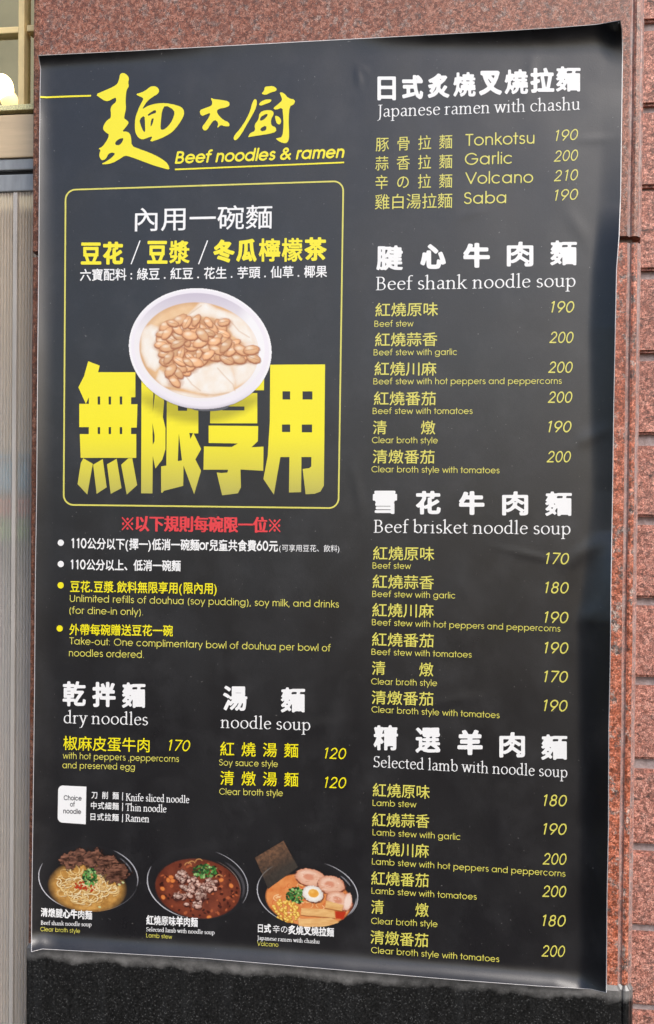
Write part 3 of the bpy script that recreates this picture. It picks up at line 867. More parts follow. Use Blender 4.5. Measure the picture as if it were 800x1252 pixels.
def ribbon(name, pts, wd, ink, parent, closed=False, layer=LAYER):
    pts = np.array(pts, float)
    fine = []
    m_ = len(pts)
    for k in range(m_ if closed else m_ - 1):
        a, b = pts[k], pts[(k + 1) % m_]; n = max(1, int(np.hypot(*(b - a)) / 5)); fine += [a + (b - a) * i / n for i in range(n)]
    if not closed: fine.append(pts[-1])
    f = np.array(fine)
    t = (np.roll(f, -1, 0) - np.roll(f, 1, 0)) if closed else np.gradient(f, axis=0)
    t /= np.hypot(t[:, 0], t[:, 1])[:, None]; nrm = np.stack([-t[:, 1], t[:, 0]], 1) * wd / 2
    A = np.concatenate([f + nrm, f - nrm]); n = len(f); T = []
    for k in range(n if closed else n - 1):
        j = (k + 1) % n; T += [(k, j, n + k), (j, n + j, n + k)]
    return link(name, sheet_mesh(name, A[:, 0], A[:, 1], np.array(T), layer), M[ink], parent)


def blob(name, cx, cy, rx, ry, ink, parent, n=20, layer=LAYER):
    a = np.linspace(0, 2 * np.pi, n, endpoint=False); V = np.concatenate([[[cx, cy]], np.stack([cx + rx * np.cos(a), cy + ry * np.sin(a)], 1)])
    T = np.array([(0, 1 + k, 1 + (k + 1) % n) for k in range(n)])
    return link(name, sheet_mesh(name, V[:, 0], V[:, 1], T, layer), M[ink], parent)


# ---- brush-written shop name
LG = [[(45, 237), (120, 205), (195, 172), (225, 150), (240, 110), (245, 75), (262, 60), (290, 66), (312, 88), (320, 110), (312, 140), (320, 168), (300, 200), (293, 250), (292, 310), (296, 345), (285, 400), (278, 432), (300, 445), (320, 465), (300, 495), (262, 540), (300, 538), (325, 552), (338, 590), (340, 655), (400, 680), (480, 708), (560, 745), (620, 785), (640, 810), (653, 852), (600, 838), (520, 815), (440, 785), (360, 755), (310, 738), (285, 735), (240, 765), (190, 793), (140, 806), (90, 804), (130, 785), (175, 755), (210, 718), (180, 708), (150, 722), (135, 755), (115, 772), (95, 772), (78, 745), (78, 715), (90, 690), (68, 678), (100, 665), (135, 620), (160, 565), (135, 550), (110, 525), (108, 500), (125, 465), (150, 440), (170, 430), (172, 390), (168, 350), (185, 320), (215, 298), (215, 260), (190, 270), (150, 292), (120, 288), (90, 268)],
      [(205, 640), (212, 620), (240, 598), (275, 590), (268, 620), (245, 648), (220, 652)],
      [(375, 233), (420, 222), (460, 200), (490, 175), (515, 168), (550, 175), (568, 205), (555, 232), (520, 252), (480, 280), (450, 315), (425, 360), (470, 330), (540, 310), (620, 306), (700, 322), (750, 340), (768, 370), (768, 405), (745, 450), (700, 515), (650, 560), (580, 595), (485, 628), (515, 575), (470, 590), (430, 606), (395, 590), (372, 550), (366, 500), (370, 430), (390, 370), (415, 315), (440, 270), (420, 258), (395, 248)],
      [(615, 322), (690, 365), (688, 410), (660, 470), (620, 515), (590, 528), (575, 515), (580, 450), (588, 370)],
      [(470, 405), (485, 390), (537, 358), (542, 388), (510, 395), (480, 412)], [(403, 440), (447, 405), (450, 470), (452, 548), (435, 535), (415, 490)],
      [(500, 440), (522, 425), (515, 465), (500, 498), (494, 495)]]
LG2 = [[(55, 180), (85, 168), (115, 158), (120, 140), (110, 118), (128, 125), (160, 128), (200, 135), (205, 155), (190, 165), (150, 172), (140, 185), (150, 205), (175, 228), (200, 238), (205, 258), (180, 258), (160, 250), (142, 270), (150, 240), (130, 224), (110, 248), (95, 275), (78, 280), (68, 262), (85, 240), (105, 210), (110, 190), (85, 202), (65, 208)],
       [(358, 98), (372, 85), (375, 65), (395, 62), (415, 60), (435, 72), (432, 85), (405, 92), (380, 105)],
       [(325, 122), (338, 130), (335, 160), (320, 195), (290, 245), (265, 290), (245, 318), (230, 328), (222, 318), (228, 300), (255, 270), (285, 225), (305, 180), (312, 150)],
       [(345, 148), (370, 128), (410, 125), (405, 140), (375, 150), (355, 158)],
       [(350, 190), (380, 178), (415, 180), (420, 200), (405, 225), (408, 255), (430, 262), (432, 285), (395, 295), (350, 302), (310, 308), (292, 312), (305, 290), (330, 280), (325, 250), (345, 225)],
       [(354, 212), (385, 195), (392, 203), (372, 225), (352, 233)], [(352, 268), (383, 252), (384, 277), (358, 284)],
       [(447, 90), (470, 95), (490, 120), (525, 128), (520, 150), (497, 160), (492, 220), (495, 300), (492, 330), (478, 342), (450, 335), (428, 318), (440, 315), (462, 310), (468, 250), (465, 200), (462, 165), (430, 178), (415, 170), (440, 150), (462, 130), (455, 110)],
       [(425, 205), (445, 210), (458, 230), (450, 250), (435, 245), (428, 225)]]
logo = part('shop_name', 110, 210)
traced('brush_character', LG, 110, 80, 6.667, 'yellow', logo, 1)
traced('brush_character', LG2[:1], 230, 90, 4.0, 'yellow', logo, 1)
traced('brush_character', LG2[1:], 230, 90, 4.0, 'yellow', logo, 1)
ribbon('lead_in_line', [(49.2, 118.6), (58, 119), (80, 118), (111.5, 117)], 2.1, 'yellow', logo)
text('tagline', 'sansb', 'Beef noodles & ramen', 214, 199.8, 421.5, 192.5, 14.2, 'yellow', logo, .19)
ribbon('underline', [(214, 207.2), (421, 198.6)], 1.9, 'yellow', logo)

# ---- framed promotion
def rrect(c, r=12):
    out = []; c = np.array(c, float)
    for k in range(4):
        p, a, b = c[k], c[k - 1], c[(k + 1) % 4]
        ua = (a - p) / np.hypot(*(a - p)); ub = (b - p) / np.hypot(*(b - p)); o = p + (ua + ub) * r
        for i in range(9):
            t = i / 8 * math.pi / 2; out.append(o - ub * r * math.cos(t) - ua * r * math.sin(t))
    return out
promo = part('promotion_panel', 80, 617)
ribbon('rounded_frame', rrect([(80.4, 232.2), (420, 221.4), (414, 621.3), (78, 617.2)]), 1.9, 'pale_yellow', promo, True)
text('heading', 'cjkl', '內用一碗麵', 165, 283, 332.8, 279.5, 29, 'white', promo)
for cells in ([('豆', 99, 124, 296.5, 323.5), ('花', 126, 151, 295.5, 323.5)], [('豆', 180, 205, 294.5, 322.5), ('漿', 207, 232, 294, 322.5)],
              [('冬', 261, 287, 293, 321), ('瓜', 289, 314, 292, 320), ('檸', 316.5, 343, 291.5, 320), ('檬', 344.5, 370, 291, 320), ('茶', 372.5, 399.5, 290, 319)]):
    chars('drink_name', 'black', cells, 'yellow', promo)
for x in (160.5, 243): ribbon('slash', [(x, 323), (x + 11, 294)], 1.4, 'white', promo)
text('ingredients', 'cjkm', '六寶配料 : 綠豆 . 紅豆 . 花生 . 芋頭 . 仙草 . 椰果', 98, 343.5, 400, 339, 14.5, 'white', promo)

BIG = [(85, 430, [[(108, 55), (175, 80), (165, 118), (380, 118), (380, 262), (355, 262), (355, 302), (392, 302), (388, 437), (355, 437), (355, 474), (385, 474), (385, 611), (65, 611), (60, 474), (112, 474), (112, 434), (57, 434), (57, 300), (112, 300), (112, 262), (95, 300), (52, 205), (85, 140)],
                  [(163, 258), (177, 258), (177, 304), (163, 304)], [(226, 258), (240, 258), (240, 304), (226, 304)], [(290, 258), (304, 258), (304, 304), (290, 304)],
                  [(163, 434), (177, 434), (177, 474), (163, 474)], [(226, 434), (240, 434), (240, 474), (226, 474)], [(290, 434), (304, 434), (304, 474), (290, 474)],
                  [(80, 613), (135, 645), (103, 822), (47, 762), (66, 640)], [(137, 650), (192, 618), (215, 780), (157, 818)], [(217, 648), (272, 616), (300, 785), (238, 818)], [(298, 650), (340, 613), (362, 613), (390, 768), (330, 822)],
                  [(415, 150), (545, 150), (545, 290), (538, 375), (553, 440), (553, 560), (535, 620), (495, 672), (480, 600), (478, 815), (413, 815)],
                  [(484, 225), (492, 250), (480, 345)], [(478, 410), (490, 480), (490, 515), (480, 535)],
                  [(562, 150), (742, 150), (742, 470), (715, 470), (758, 560), (725, 620), (758, 685), (718, 820), (657, 655), (655, 772), (545, 800), (535, 812), (528, 810), (528, 660), (558, 655)],
                  [(625, 305), (678, 305), (678, 340), (625, 340)], [(630, 470), (648, 625), (624, 630)], [(690, 468), (712, 468), (697, 502)]]),
       (240, 430, [[(45, 120), (392, 120), (390, 222), (45, 222)], [(82, 240), (352, 238), (352, 412), (80, 412)], [(152, 315), (278, 315), (278, 338), (152, 338)],
                   [(72, 425), (357, 428), (355, 515), (318, 550), (388, 546), (386, 685), (255, 678), (258, 780), (240, 815), (150, 826), (118, 695), (145, 698), (180, 695), (184, 679), (42, 679), (45, 545), (205, 548), (240, 528), (72, 525)],
                   [(426, 75), (742, 73), (735, 770), (715, 805), (680, 818), (630, 820), (613, 675), (650, 670), (663, 660), (663, 606), (606, 606), (604, 808), (534, 810), (537, 606), (485, 606), (447, 822), (387, 732), (412, 600), (424, 400)],
                   [(497, 228), (541, 228), (541, 275), (497, 275)], [(612, 228), (669, 228), (669, 275), (612, 275)], [(494, 419), (541, 419), (541, 462), (494, 462)], [(608, 419), (667, 419), (667, 464), (608, 464)]])]
Vs, Ts, n = [], [], 0
for ox, oy, lp in BIG:
    V, T = traced('', lp, ox, oy, 4.706, 'yellow', None, 0, 5.0, link_it=False); Vs.append(V); Ts.append(T + n); n += len(V)
V = np.concatenate(Vs); T = np.concatenate(Ts)
me = sheet_mesh('giant_lettering', V[:, 0], V[:, 1], T)


def ink_attr(me, rgb):
    a = me.color_attributes.new('ink', 'FLOAT_COLOR', 'POINT')
    a.data.foreach_set('color', np.concatenate([rgb, np.ones((len(rgb), 1))], 1).astype(np.float32).ravel())


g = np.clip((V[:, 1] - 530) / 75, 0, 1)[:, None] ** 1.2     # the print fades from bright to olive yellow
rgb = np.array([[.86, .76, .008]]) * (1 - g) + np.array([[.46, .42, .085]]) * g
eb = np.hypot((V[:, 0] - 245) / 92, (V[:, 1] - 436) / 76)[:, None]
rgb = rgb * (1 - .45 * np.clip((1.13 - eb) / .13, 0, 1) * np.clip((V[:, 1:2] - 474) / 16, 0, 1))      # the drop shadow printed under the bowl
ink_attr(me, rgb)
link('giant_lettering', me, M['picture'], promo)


# ------------------------------------------------------------------ printed food pictures
class Pic:
    def __init__(s, x0, x1, y0, y1, step):
        s.gx = np.arange(x0, x1, step); s.gy = np.arange(y0, y1, step)
        s.X, s.Y = np.meshgrid(s.gx, s.gy); s.C = np.zeros(s.X.shape + (3,)); s.A = np.zeros(s.X.shape); s.rs = np.random.RandomState(int(x0 * 7 + y0))

    def over(s, col, m_, cover=False):
        c = lin(col) * .86 if not isinstance(col, np.ndarray) else col
        m3 = np.clip(m_, 0, 1)[..., None]; s.C = s.C * (1 - m3) + c * m3
        if cover: s.A = np.maximum(s.A, m_)

    def er(s, cx, cy, rx, ry, rot=0):
        a = R(rot); dx, dy = s.X - cx, s.Y - cy
        return np.hypot((dx * math.cos(a) + dy * math.sin(a)) / rx, (-dx * math.sin(a) + dy * math.cos(a)) / ry)

    def ell(s, cx, cy, rx, ry, rot=0, soft=1.0):
        return np.clip((1 - s.er(cx, cy, rx, ry, rot)) * min(rx, ry) / soft + .5, 0, 1)

    def win(s, x0, x1, y0, y1):
        i0, i1 = np.searchsorted(s.gx, [x0, x1]); j0, j1 = np.searchsorted(s.gy, [y0, y1])
        return slice(j0, j1), slice(i0, i1)

    def small(s, cx, cy, rx, ry, rot, col, soft=.7, edge=None, hi=None, clip=None, wob=.12):
        """little ellipse drawn in a window only: body, darker rim, highlight"""
        r_ = max(rx, ry) + 3; w = s.win(cx - r_, cx + r_, cy - r_, cy + r_)
        X, Y = s.X[w], s.Y[w]
        if X.size == 0: return
        a = R(rot); dx, dy = X - cx, Y - cy; p, q_ = (dx * math.cos(a) + dy * math.sin(a)) / rx, (-dx * math.sin(a) + dy * math.cos(a)) / ry
        rr = np.hypot(p, q_) + wob * (vnoise(X * .6, Y * .6, int(cx * 3)) - .5); m_ = np.clip((1 - rr) * min(rx, ry) / soft + .5, 0, 1)
        if clip is not None: m_ = m_ * clip[w]
        c = np.ones(X.shape + (3,)) * lin(col) * .86
        if edge is not None:
            t = np.clip((rr - .45) / .55, 0, 1)[..., None] ** 2.2; c = c * (1 - t) + lin(edge) * .86 * t
        if hi is not None:
            t = np.clip(1 - np.hypot((dx + rx * .25) / (rx * .6), (dy + ry * .35) / (ry * .6)), 0, 1)[..., None]; c = c * (1 - t * .8) + lin(hi) * .86 * t * .8
        C = s.C[w]; m3 = m_[..., None]; s.C[w] = C * (1 - m3) + c * m3

    def stroke(s, pts, wd, col, alpha=1.0, soft=.7, clip=None):
        pts = np.array(pts, float)
        w = s.win(pts[:, 0].min() - wd - 2, pts[:, 0].max() + wd + 2, pts[:, 1].min() - wd - 2, pts[:, 1].max() + wd + 2)
        X, Y = s.X[w], s.Y[w]
        if X.size == 0: return
        D = np.full(X.shape, 99.)
        for (ax, ay), (bx, by) in zip(pts[:-1], pts[1:]):
            dx, dy = bx - ax, by - ay; t = np.clip(((X - ax) * dx + (Y - ay) * dy) / (dx * dx + dy * dy + 1e-9), 0, 1)
            D = np.minimum(D, np.hypot(X - ax - t * dx, Y - ay - t * dy))
        m_ = np.clip((wd / 2 - D) / soft + .5, 0, 1) * alpha
        if clip is not None: m_ = m_ * clip[w]
        C = s.C[w]; m3 = m_[..., None]; s.C[w] = C * (1 - m3) + lin(col) * .86 * m3

    def poly(s, pts, soft=.8):
        pts = np.array(pts, float); D = np.full(s.X.shape, 999.); ins = np.zeros(s.X.shape, bool)
        for (ax, ay), (bx, by) in zip(pts, np.roll(pts, -1, 0)):
            dx, dy = bx - ax, by - ay; t = np.clip(((s.X - ax) * dx + (s.Y - ay) * dy) / (dx * dx + dy * dy + 1e-9), 0, 1)
            D = np.minimum(D, np.hypot(s.X - ax - t * dx, s.Y - ay - t * dy))
            if ay != by:
                m_ = (s.Y >= min(ay, by)) & (s.Y < max(ay, by)); ins ^= m_ & (ax + (s.Y - ay) * dx / dy > s.X)
        return np.clip(np.where(ins, D, -D) / soft + .5, 0, 1)

    def arc_line(s, cx, cy, rx, ry, rot, a0, a1, wd, col, alpha=1.0):
        n = 40; a = np.radians(np.linspace(a0, a1, n)); q_ = R(rot)
        x, y = rx * np.cos(a), ry * np.sin(a); P_ = np.stack([cx + x * math.cos(q_) - y * math.sin(q_), cy + x * math.sin(q_) + y * math.cos(q_)], 1)
        for k in range(n - 1):
            f = math.sin(math.pi * (k + .5) / n) ** .6; s.stroke(P_[k:k + 2], wd * (.5 + .5 * f), col, alpha * f)

    def rnd_in(s, cx, cy, rx, ry, rot, n):
        a = s.rs.uniform(0, 2 * np.pi, n); r_ = np.sqrt(s.rs.uniform(0, 1, n)); q_ = R(rot)
        x, y = rx * r_ * np.cos(a), ry * r_ * np.sin(a); return np.stack([cx + x * math.cos(q_) - y * math.sin(q_), cy + x * math.sin(q_) + y * math.cos(q_)], 1)

    def slice_(s, cx, cy, rx, ry, rot, seed):
        """a folded, ragged slice of braised meat"""
        e = s.er(cx, cy, rx, ry, rot) + .9 * (fbm(s.X / 3.6, s.Y / 3.6, seed, 3) - .5)
        m_ = np.clip((1 - e) * ry / .9 + .5, 0, 1)
        s.over((34, 20, 16), np.clip((1.22 - e) * ry / 1.6, 0, 1) * .8)
        a = R(rot + 20); u_ = (s.X - cx) * math.cos(a) + (s.Y - cy) * math.sin(a); w_ = -(s.X - cx) * math.sin(a) + (s.Y - cy) * math.cos(a)
        f = np.clip(fbm(u_ / 5.0, w_ / 1.5, seed + 9, 3) * 1.7 - .35, 0, 1)[..., None]
        c = lin((52, 30, 25)) * (1 - f) + lin((152, 104, 84)) * f
        c = c * (1 - .75 * np.clip((.52 - e) / .35, 0, 1)[..., None] * np.clip(vnoise(s.X / 4, s.Y / 4, seed + 2) * 1.6 - .2, 0, 1)[..., None])
        s.over(c * .86, m_)

    def build(s, name, parent, layer):
        ok = s.A > .35; f = ok[:-1, :-1] & ok[1:, :-1] & ok[:-1, 1:] & ok[1:, 1:]
        ny, nx_ = s.X.shape; j, i = np.nonzero(f); a = j * nx_ + i
        Q = np.stack([a, a + nx_, a + nx_ + 1, a + 1], 1); used = np.unique(Q); mp = np.full(nx_ * ny, -1); mp[used] = np.arange(len(used))
        X, Y = s.X.ravel()[used], s.Y.ravel()[used]
        me = mesh(name, on_sheet(X, Y, layer), mp[Q]); ink_attr(me, np.clip(s.C.reshape(-1, 3)[used], 0, .9))
        me.polygons.foreach_set('use_smooth', [True] * len(me.polygons))
        return link(name, me, M['picture'], parent)


def greens(p, cx, cy, rx, ry, n, clip=None):
    for k, (x, y) in enumerate(p.rnd_in(cx, cy, rx, ry, 0, n)):
        col = [(38, 92, 40), (70, 135, 60), (110, 170, 85), (165, 205, 130), (28, 66, 34)][p.rs.randint(5)]
        p.small(x, y, p.rs.uniform(1.2, 2.8), p.rs.uniform(.8, 1.7), p.rs.uniform(0, 180), col, .6, tuple(int(c * .6) for c in col))


# bowl of bean curd with peanuts (zoom origin 145,340, scale 4)
z = lambda x, y: (145 + x / 4, 340 + y / 4)
p = Pic(154, 337, 349, 504, .5)
out_ = p.ell(245, 426.6, 87.7, 74, 9, .8); shell = p.ell(244.5, 429, 80, 72, 6, .8)
p.over((246, 241, 248), out_, True)
t = np.clip((p.Y - 470) / 32, 0, 1); p.over((186, 178, 190), t * .8 * np.clip((p.er(245, 426.6, 87.7, 74, 9) - .93) / .07, 0, 1))
p.over((252, 250, 252), np.clip((p.er(245, 426.6, 87.7, 74, 9) - .955) / .02, 0, 1) * np.clip((480 - p.Y) / 20, 0, 1))
inn = p.ell(244, 424.5, 80, 66, 8, 1.0)
lav = lin((206, 196, 212))[None, None] * .86 * np.ones(p.X.shape + (1,)); f = np.clip((p.Y - 357) / 50, 0, 1)[..., None]
p.over(lav * (1 - f) + lin((247, 243, 246)) * .86 * f, inn)
p.over((250, 249, 251), p.ell(318, 410, 22, 48, 0, 16) * inn)
soup = p.ell(243.5, 428, 73, 58, 8, 1.2)
sn = fbm(p.X / 14, p.Y / 14, 3)[..., None]
p.over((lin((232, 180, 122)) * (1 - sn) + lin((248, 216, 174)) * sn) * .86, soup)
p.over((205, 150, 98), np.clip((p.er(243.5, 428, 73, 58, 8) - .90) / .10, 0, 1) * soup * .55 * np.clip((300 - p.X) / 60, 0, 1))
p.over((250, 240, 232), p.ell(330, 420, 30, 40, 0, 14) * soup)
tofu = [[(110, 250), (160, 228), (195, 240), (205, 290), (190, 340), (212, 420), (180, 455), (140, 430), (112, 360)], [(330, 190), (400, 120), (430, 118), (480, 150), (560, 175), (620, 200), (650, 260), (670, 325), (600, 310), (560, 280), (520, 210), (460, 190), (390, 185)],
        [(185, 495), (200, 450), (240, 470), (300, 480), (360, 440), (440, 425), (500, 400), (550, 430), (575, 500), (560, 555), (450, 572), (360, 552), (280, 530), (215, 530)],
        [(555, 430), (620, 410), (680, 400), (675, 450), (640, 500), (575, 530), (565, 470)], [(230, 545), (330, 560), (430, 580), (520, 572), (470, 598), (380, 605), (290, 585)]]
for k, q_ in enumerate(tofu):
    w = p.poly([z(*a) for a in q_], 3.0) * soup; nn = fbm(p.X / 9, p.Y / 11, 20 + k)[..., None]
    p.over((lin((248, 230, 208)) * (1 - nn) + lin((255, 254, 250)) * nn) * .86, w)
    e = p.poly([z(*a) for a in q_], 9.0); p.over((232, 196, 156), soup * w * np.clip(1 - e, 0, 1) * .75)
for q_ in ([(485, 440), (520, 480), (560, 520), (570, 550)], [(330, 480), (360, 520), (400, 550)], [(330, 190), (370, 160), (405, 135)], [(540, 200), (590, 260), (640, 290)], [(400, 565), (470, 572), (540, 560)]):
    p.stroke([z(*a) for a in q_], 1.4, (222, 186, 150), .6, 1.2)
pn = [(230, 232), (265, 220), (300, 205), (335, 215), (375, 235), (405, 245), (238, 268), (288, 250), (350, 280), (430, 250), (435, 295), (500, 232), (460, 240), (215, 310), (240, 340), (290, 320), (325, 298), (305, 368), (355, 335), (395, 365), (400, 315), (350, 385), (245, 388), (300, 405), (350, 435), (290, 460), (255, 450), (275, 505), (420, 400), (465, 385), (480, 350), (540, 345), (505, 300), (565, 320), (600, 350), (650, 350), (660, 392), (615, 385), (565, 392), (530, 395), (440, 265), (390, 275), (300, 285), (335, 250), (480, 290), (430, 345), (265, 300), (380, 205), (440, 215), (340, 410), (215, 270), (205, 325), (225, 370), (235, 410), (320, 345), (370, 310), (410, 275), (455, 270), (510, 270), (525, 330), (555, 355), (585, 395), (640, 365), (500, 375), (440, 375), (375, 410), (320, 450), (265, 475), (300, 435), (350, 225), (250, 245), (275, 270), (320, 255), (470, 310), (515, 215), (390, 385)]
for (x, y) in pn:
    x, y = z(x, y); p.small(x + .8, y + 1.6, 9, 6, 0, (200, 140, 92), 4.0, clip=soup * .75)
order = sorted(pn, key=lambda a: hash2(a[0], a[1], 2))
for (x, y) in order:
    x, y = z(x, y); rot = p.rs.uniform(-75, 60); rx = p.rs.uniform(7.2, 10.4); ry = rx * p.rs.uniform(.44, .58); c = p.rs.uniform(.93, 1.06)
    p.small(x + .3, y + 1.0, rx + .5, ry + .6, rot, (170, 104, 62), 1.2)
    p.small(x, y, rx, ry, rot, (min(255, int(242 * c)), int(190 * c), int(140 * c)), .6, (int(206 * c), int(136 * c), int(88 * c)), (255, 244, 224))
    if p.rs.rand() < .25:
        q_ = R(rot); p.stroke([(x - math.cos(q_) * rx * .7, y - math.sin(q_) * rx * .7), (x + math.cos(q_) * rx * .7, y + math.sin(q_) * rx * .7)], .7, (190, 126, 80), .7)
foot = p.ell(258, 497, 26, 5.5, -4, 1.5) * (p.er(245, 426.6, 87.7, 74, 9) > .99); p.over((120, 112, 120), foot)
dessert = p.build('bowl_picture', promo, .0009)
# foot of the bowl, just below its rim
V, T = traced('', [[(330, 628), (400, 642), (470, 640), (545, 622), (530, 640), (480, 650), (390, 652)]], 145, 340, 4, 'grey', None, 1, link_it=False)
link('bowl_foot', sheet_mesh('bowl_foot', V[:, 0], V[:, 1], T, .0007), M['grey'], promo)


def dark_bowl(p, cx, cy, rx, ry, rot):
    e = p.er(cx, cy, rx, ry, rot); m_ = np.clip((1 - e) * ry / .8 + .5, 0, 1)
    p.over(np.array(VINYL) * .92, m_, True)
    p.over(np.array(VINYL) * .68, np.clip((1 - e) * ry / 9 - .15, 0, 1))
    return m_


# clear-broth beef shank noodles (zoom origin 40,1020, scale 5.714)
z1 = lambda x, y: (40 + x / 5.714, 1020 + y / 5.714)
p = Pic(45, 172, 1028, 1120, .42)
bowl = dark_bowl(p, 108.3, 1073.6, 61.5, 41.5, 4)
p.arc_line(108.3, 1073.6, 61, 41, 4, 115, 200, 1.3, (205, 205, 212)); p.arc_line(108.3, 1073.6, 60.5, 40.5, 4, -62, 8, 1.1, (185, 185, 192))
p.arc_line(108.3, 1073.6, 55, 36, 4, -48, -18, 1.6, (110, 110, 116), .8); p.arc_line(108.3, 1073.6, 61, 41, 4, 10, 75, .7, (110, 110, 115), .7)
sm = p.ell(107, 1085, 44, 30, 6, 7) * bowl; sn = fbm(p.X / 5, p.Y / 5, 9)[..., None]
p.over((lin((150, 100, 42)) * (1 - sn) + lin((226, 172, 92)) * sn) * .86, sm)
nclip = p.ell(106, 1083, 40, 24, 6, 4)
for (x, y) in p.rnd_in(105, 1083, 36, 20, 6, 120):
    a0 = p.rs.uniform(0, 360); r_ = p.rs.uniform(3, 10); pts = arc(x, y, r_, r_ * p.rs.uniform(.5, 1), a0, a0 + p.rs.uniform(70, 230))
    p.stroke([(a + .5, b + .6) for a, b in pts], 1.3, (150, 98, 44), .7, .8, nclip)
    p.stroke(pts, 1.1, [(244, 214, 150), (232, 190, 118), (250, 232, 184)][p.rs.randint(3)], .95, .6, nclip)
for (x, y, r_, sx_) in ((245, 175, 50, 1), (265, 215, 40, 1), (325, 165, 62, 1), (430, 168, 66, 1), (515, 215, 70, .9), (590, 270, 74, .9)):
    x, y = z1(x, y); r_ = r_ / 5.714; p.slice_(x, y, r_ * 1.12, r_ * .9, -28, int(x * 5))
for (x, y) in p.rnd_in(105, 1084, 14, 5, 8, 26): p.small(x, y, p.rs.uniform(1, 2.4), p.rs.uniform(.7, 1.6), p.rs.uniform(0, 180), (196, 62, 28), .7, (130, 30, 14))
greens(p, 110.5, 1072.5, 9, 10.5, 75)
for (x, y) in ((150.5, 1079), (146, 1081.5), (122, 1109)): p.small(x, y, 1.8, 1.2, 20, (200, 205, 150), .6)
pic1 = p.build('food_picture', poster, .0006)
pic1['label'] = 'bowl of pale noodles in clear broth with beef slices'

# red-braised lamb noodles (zoom origin 170,1020, scale 5.714)
z2 = lambda x, y: (170 + x / 5.714, 1020 + y / 5.714)
p = Pic(176, 308, 1032, 1128, .42)
bowl = dark_bowl(p, 241.7, 1080.6, 62.5, 44, 9)
p.arc_line(241.7, 1080.6, 61.8, 43.3, 9, 95, 196, 1.4, (200, 200, 206)); p.arc_line(241.7, 1080.6, 62, 43.4, 9, -75, 20, 1.1, (180, 180, 186))
p.arc_line(241.7, 1082, 57, 38, 9, -60, 10, 3.0, (74, 72, 76), .9); p.arc_line(241.7, 1083.5, 52.5, 36, 9, -70, 35, .8, (150, 130, 120), .8)
sp = p.ell(242.2, 1086.5, 52, 36, 8, 1.5) * bowl; sn = fbm(p.X / 9, p.Y / 9, 4)[..., None]
p.over((lin((84, 36, 26)) * (1 - sn) + lin((148, 74, 50)) * sn) * .86, sp)
p.over((96, 40, 26), np.clip((p.er(242.2, 1086.5, 52, 36, 8) - .8) / .2, 0, 1) * sp * .6)
for (x, y) in p.rnd_in(242, 1087, 49, 33, 8, 130):
    p.small(x, y, p.rs.uniform(.8, 2.6), p.rs.uniform(.7, 2.0), p.rs.uniform(0, 180), [(70, 26, 20), (52, 22, 18), (176, 92, 56)][p.rs.randint(3)], .8, clip=sp)
for (x, y) in ((225, 300), (235, 325), (205, 320), (165, 380), (170, 440), (645, 360), (575, 320), (490, 580)):
    x, y = z2(x, y); p.small(x, y, 3.2, 2.6, p.rs.uniform(0, 180), (222, 132, 68), 1.0, (170, 80, 40), clip=sp)
for (x, y) in ((345, 215), (420, 190), (370, 205), (560, 300)):
    x, y = z2(x, y); p.stroke(arc(x, y, 4, 3, 180, 340), 1.2, (206, 150, 92), .8)
mt_ = np.concatenate([p.rnd_in(*z2(300, 285), 9, 7, 0, 12), p.rnd_in(*z2(340, 340), 12, 9, 0, 15), p.rnd_in(*z2(430, 370), 16, 10, 0, 22), p.rnd_in(*z2(390, 450), 18, 10, 0, 22), p.rnd_in(*z2(490, 345), 9, 7, 0, 10), p.rnd_in(*z2(260, 435), 7, 2, 0, 4)])
for (x, y) in sorted(mt_.tolist(), key=lambda a: a[1]):
    c = p.rs.uniform(.72, 1.1); rx = p.rs.uniform(2.6, 5); rot = p.rs.uniform(0, 180)
    p.small(x + .3, y + .8, rx + .6, rx * .66 + .7, rot, (70, 34, 28), 1.0)
    p.small(x, y, rx, rx * p.rs.uniform(.5, .75), rot, (min(int(214 * c), 245), int(172 * c), int(156 * c)), .8, (int(150 * c), int(98 * c), int(84 * c)), (246, 222, 208), wob=.7)
for (x, y) in p.rnd_in(*z2(400, 370), 19, 19, 0, 26): p.stroke([(x, y), (x + p.rs.uniform(-2, 2), y + p.rs.uniform(-1, 2))], .8, [(96, 54, 44), (60, 30, 26)][p.rs.randint(2)], .8)
greens(p, *z2(460, 258), 14, 8, 95)
pic2 = p.build('food_picture', poster, .0006)
pic2['label'] = 'bowl of red-brown soup with pale lamb pieces and scallion'

# spicy ramen with seaweed, pork, egg and corn (zoom origin 300,1020, scale 5.333)
z3 = lambda x, y: (300 + x / 5.333, 1020 + y / 5.333)
p = Pic(308, 442, 1024, 1135, .42)
bowl = dark_bowl(p, 376.2, 1092.3, 62.5, 41, 8)
p.arc_line(376.2, 1092.3, 61.9, 40.5, 8, 115, 205, 1.3, (200, 200, 206)); p.arc_line(376.2, 1092.3, 61.9, 40.5, 8, -75, 25, 1.3, (190, 190, 196))
p.arc_line(376.2, 1093, 57, 36, 8, -50, -28, 1.4, (120, 120, 126), .8); p.arc_line(376.2, 1093, 60, 38.5, 8, -5, 30, 1.2, (170, 170, 176), .8)
sp = p.ell(377.5, 1100.5, 52.5, 31.5, 8, 1.5) * bowl; sn = fbm(p.X / 8, p.Y / 8, 14)[..., None]
p.over((lin((206, 104, 46)) * (1 - sn) + lin((240, 164, 98)) * sn) * .86, sp)
for (x, y) in p.rnd_in(378, 1103, 44, 26, 8, 70):
    a0 = p.rs.uniform(0, 360); r_ = p.rs.uniform(2.5, 7); p.stroke(arc(x, y, r_, r_ * .6, a0, a0 + p.rs.uniform(60, 170)), .9, [(246, 200, 140), (214, 96, 48), (252, 220, 170)][p.rs.randint(3)], .75, .6, sp)
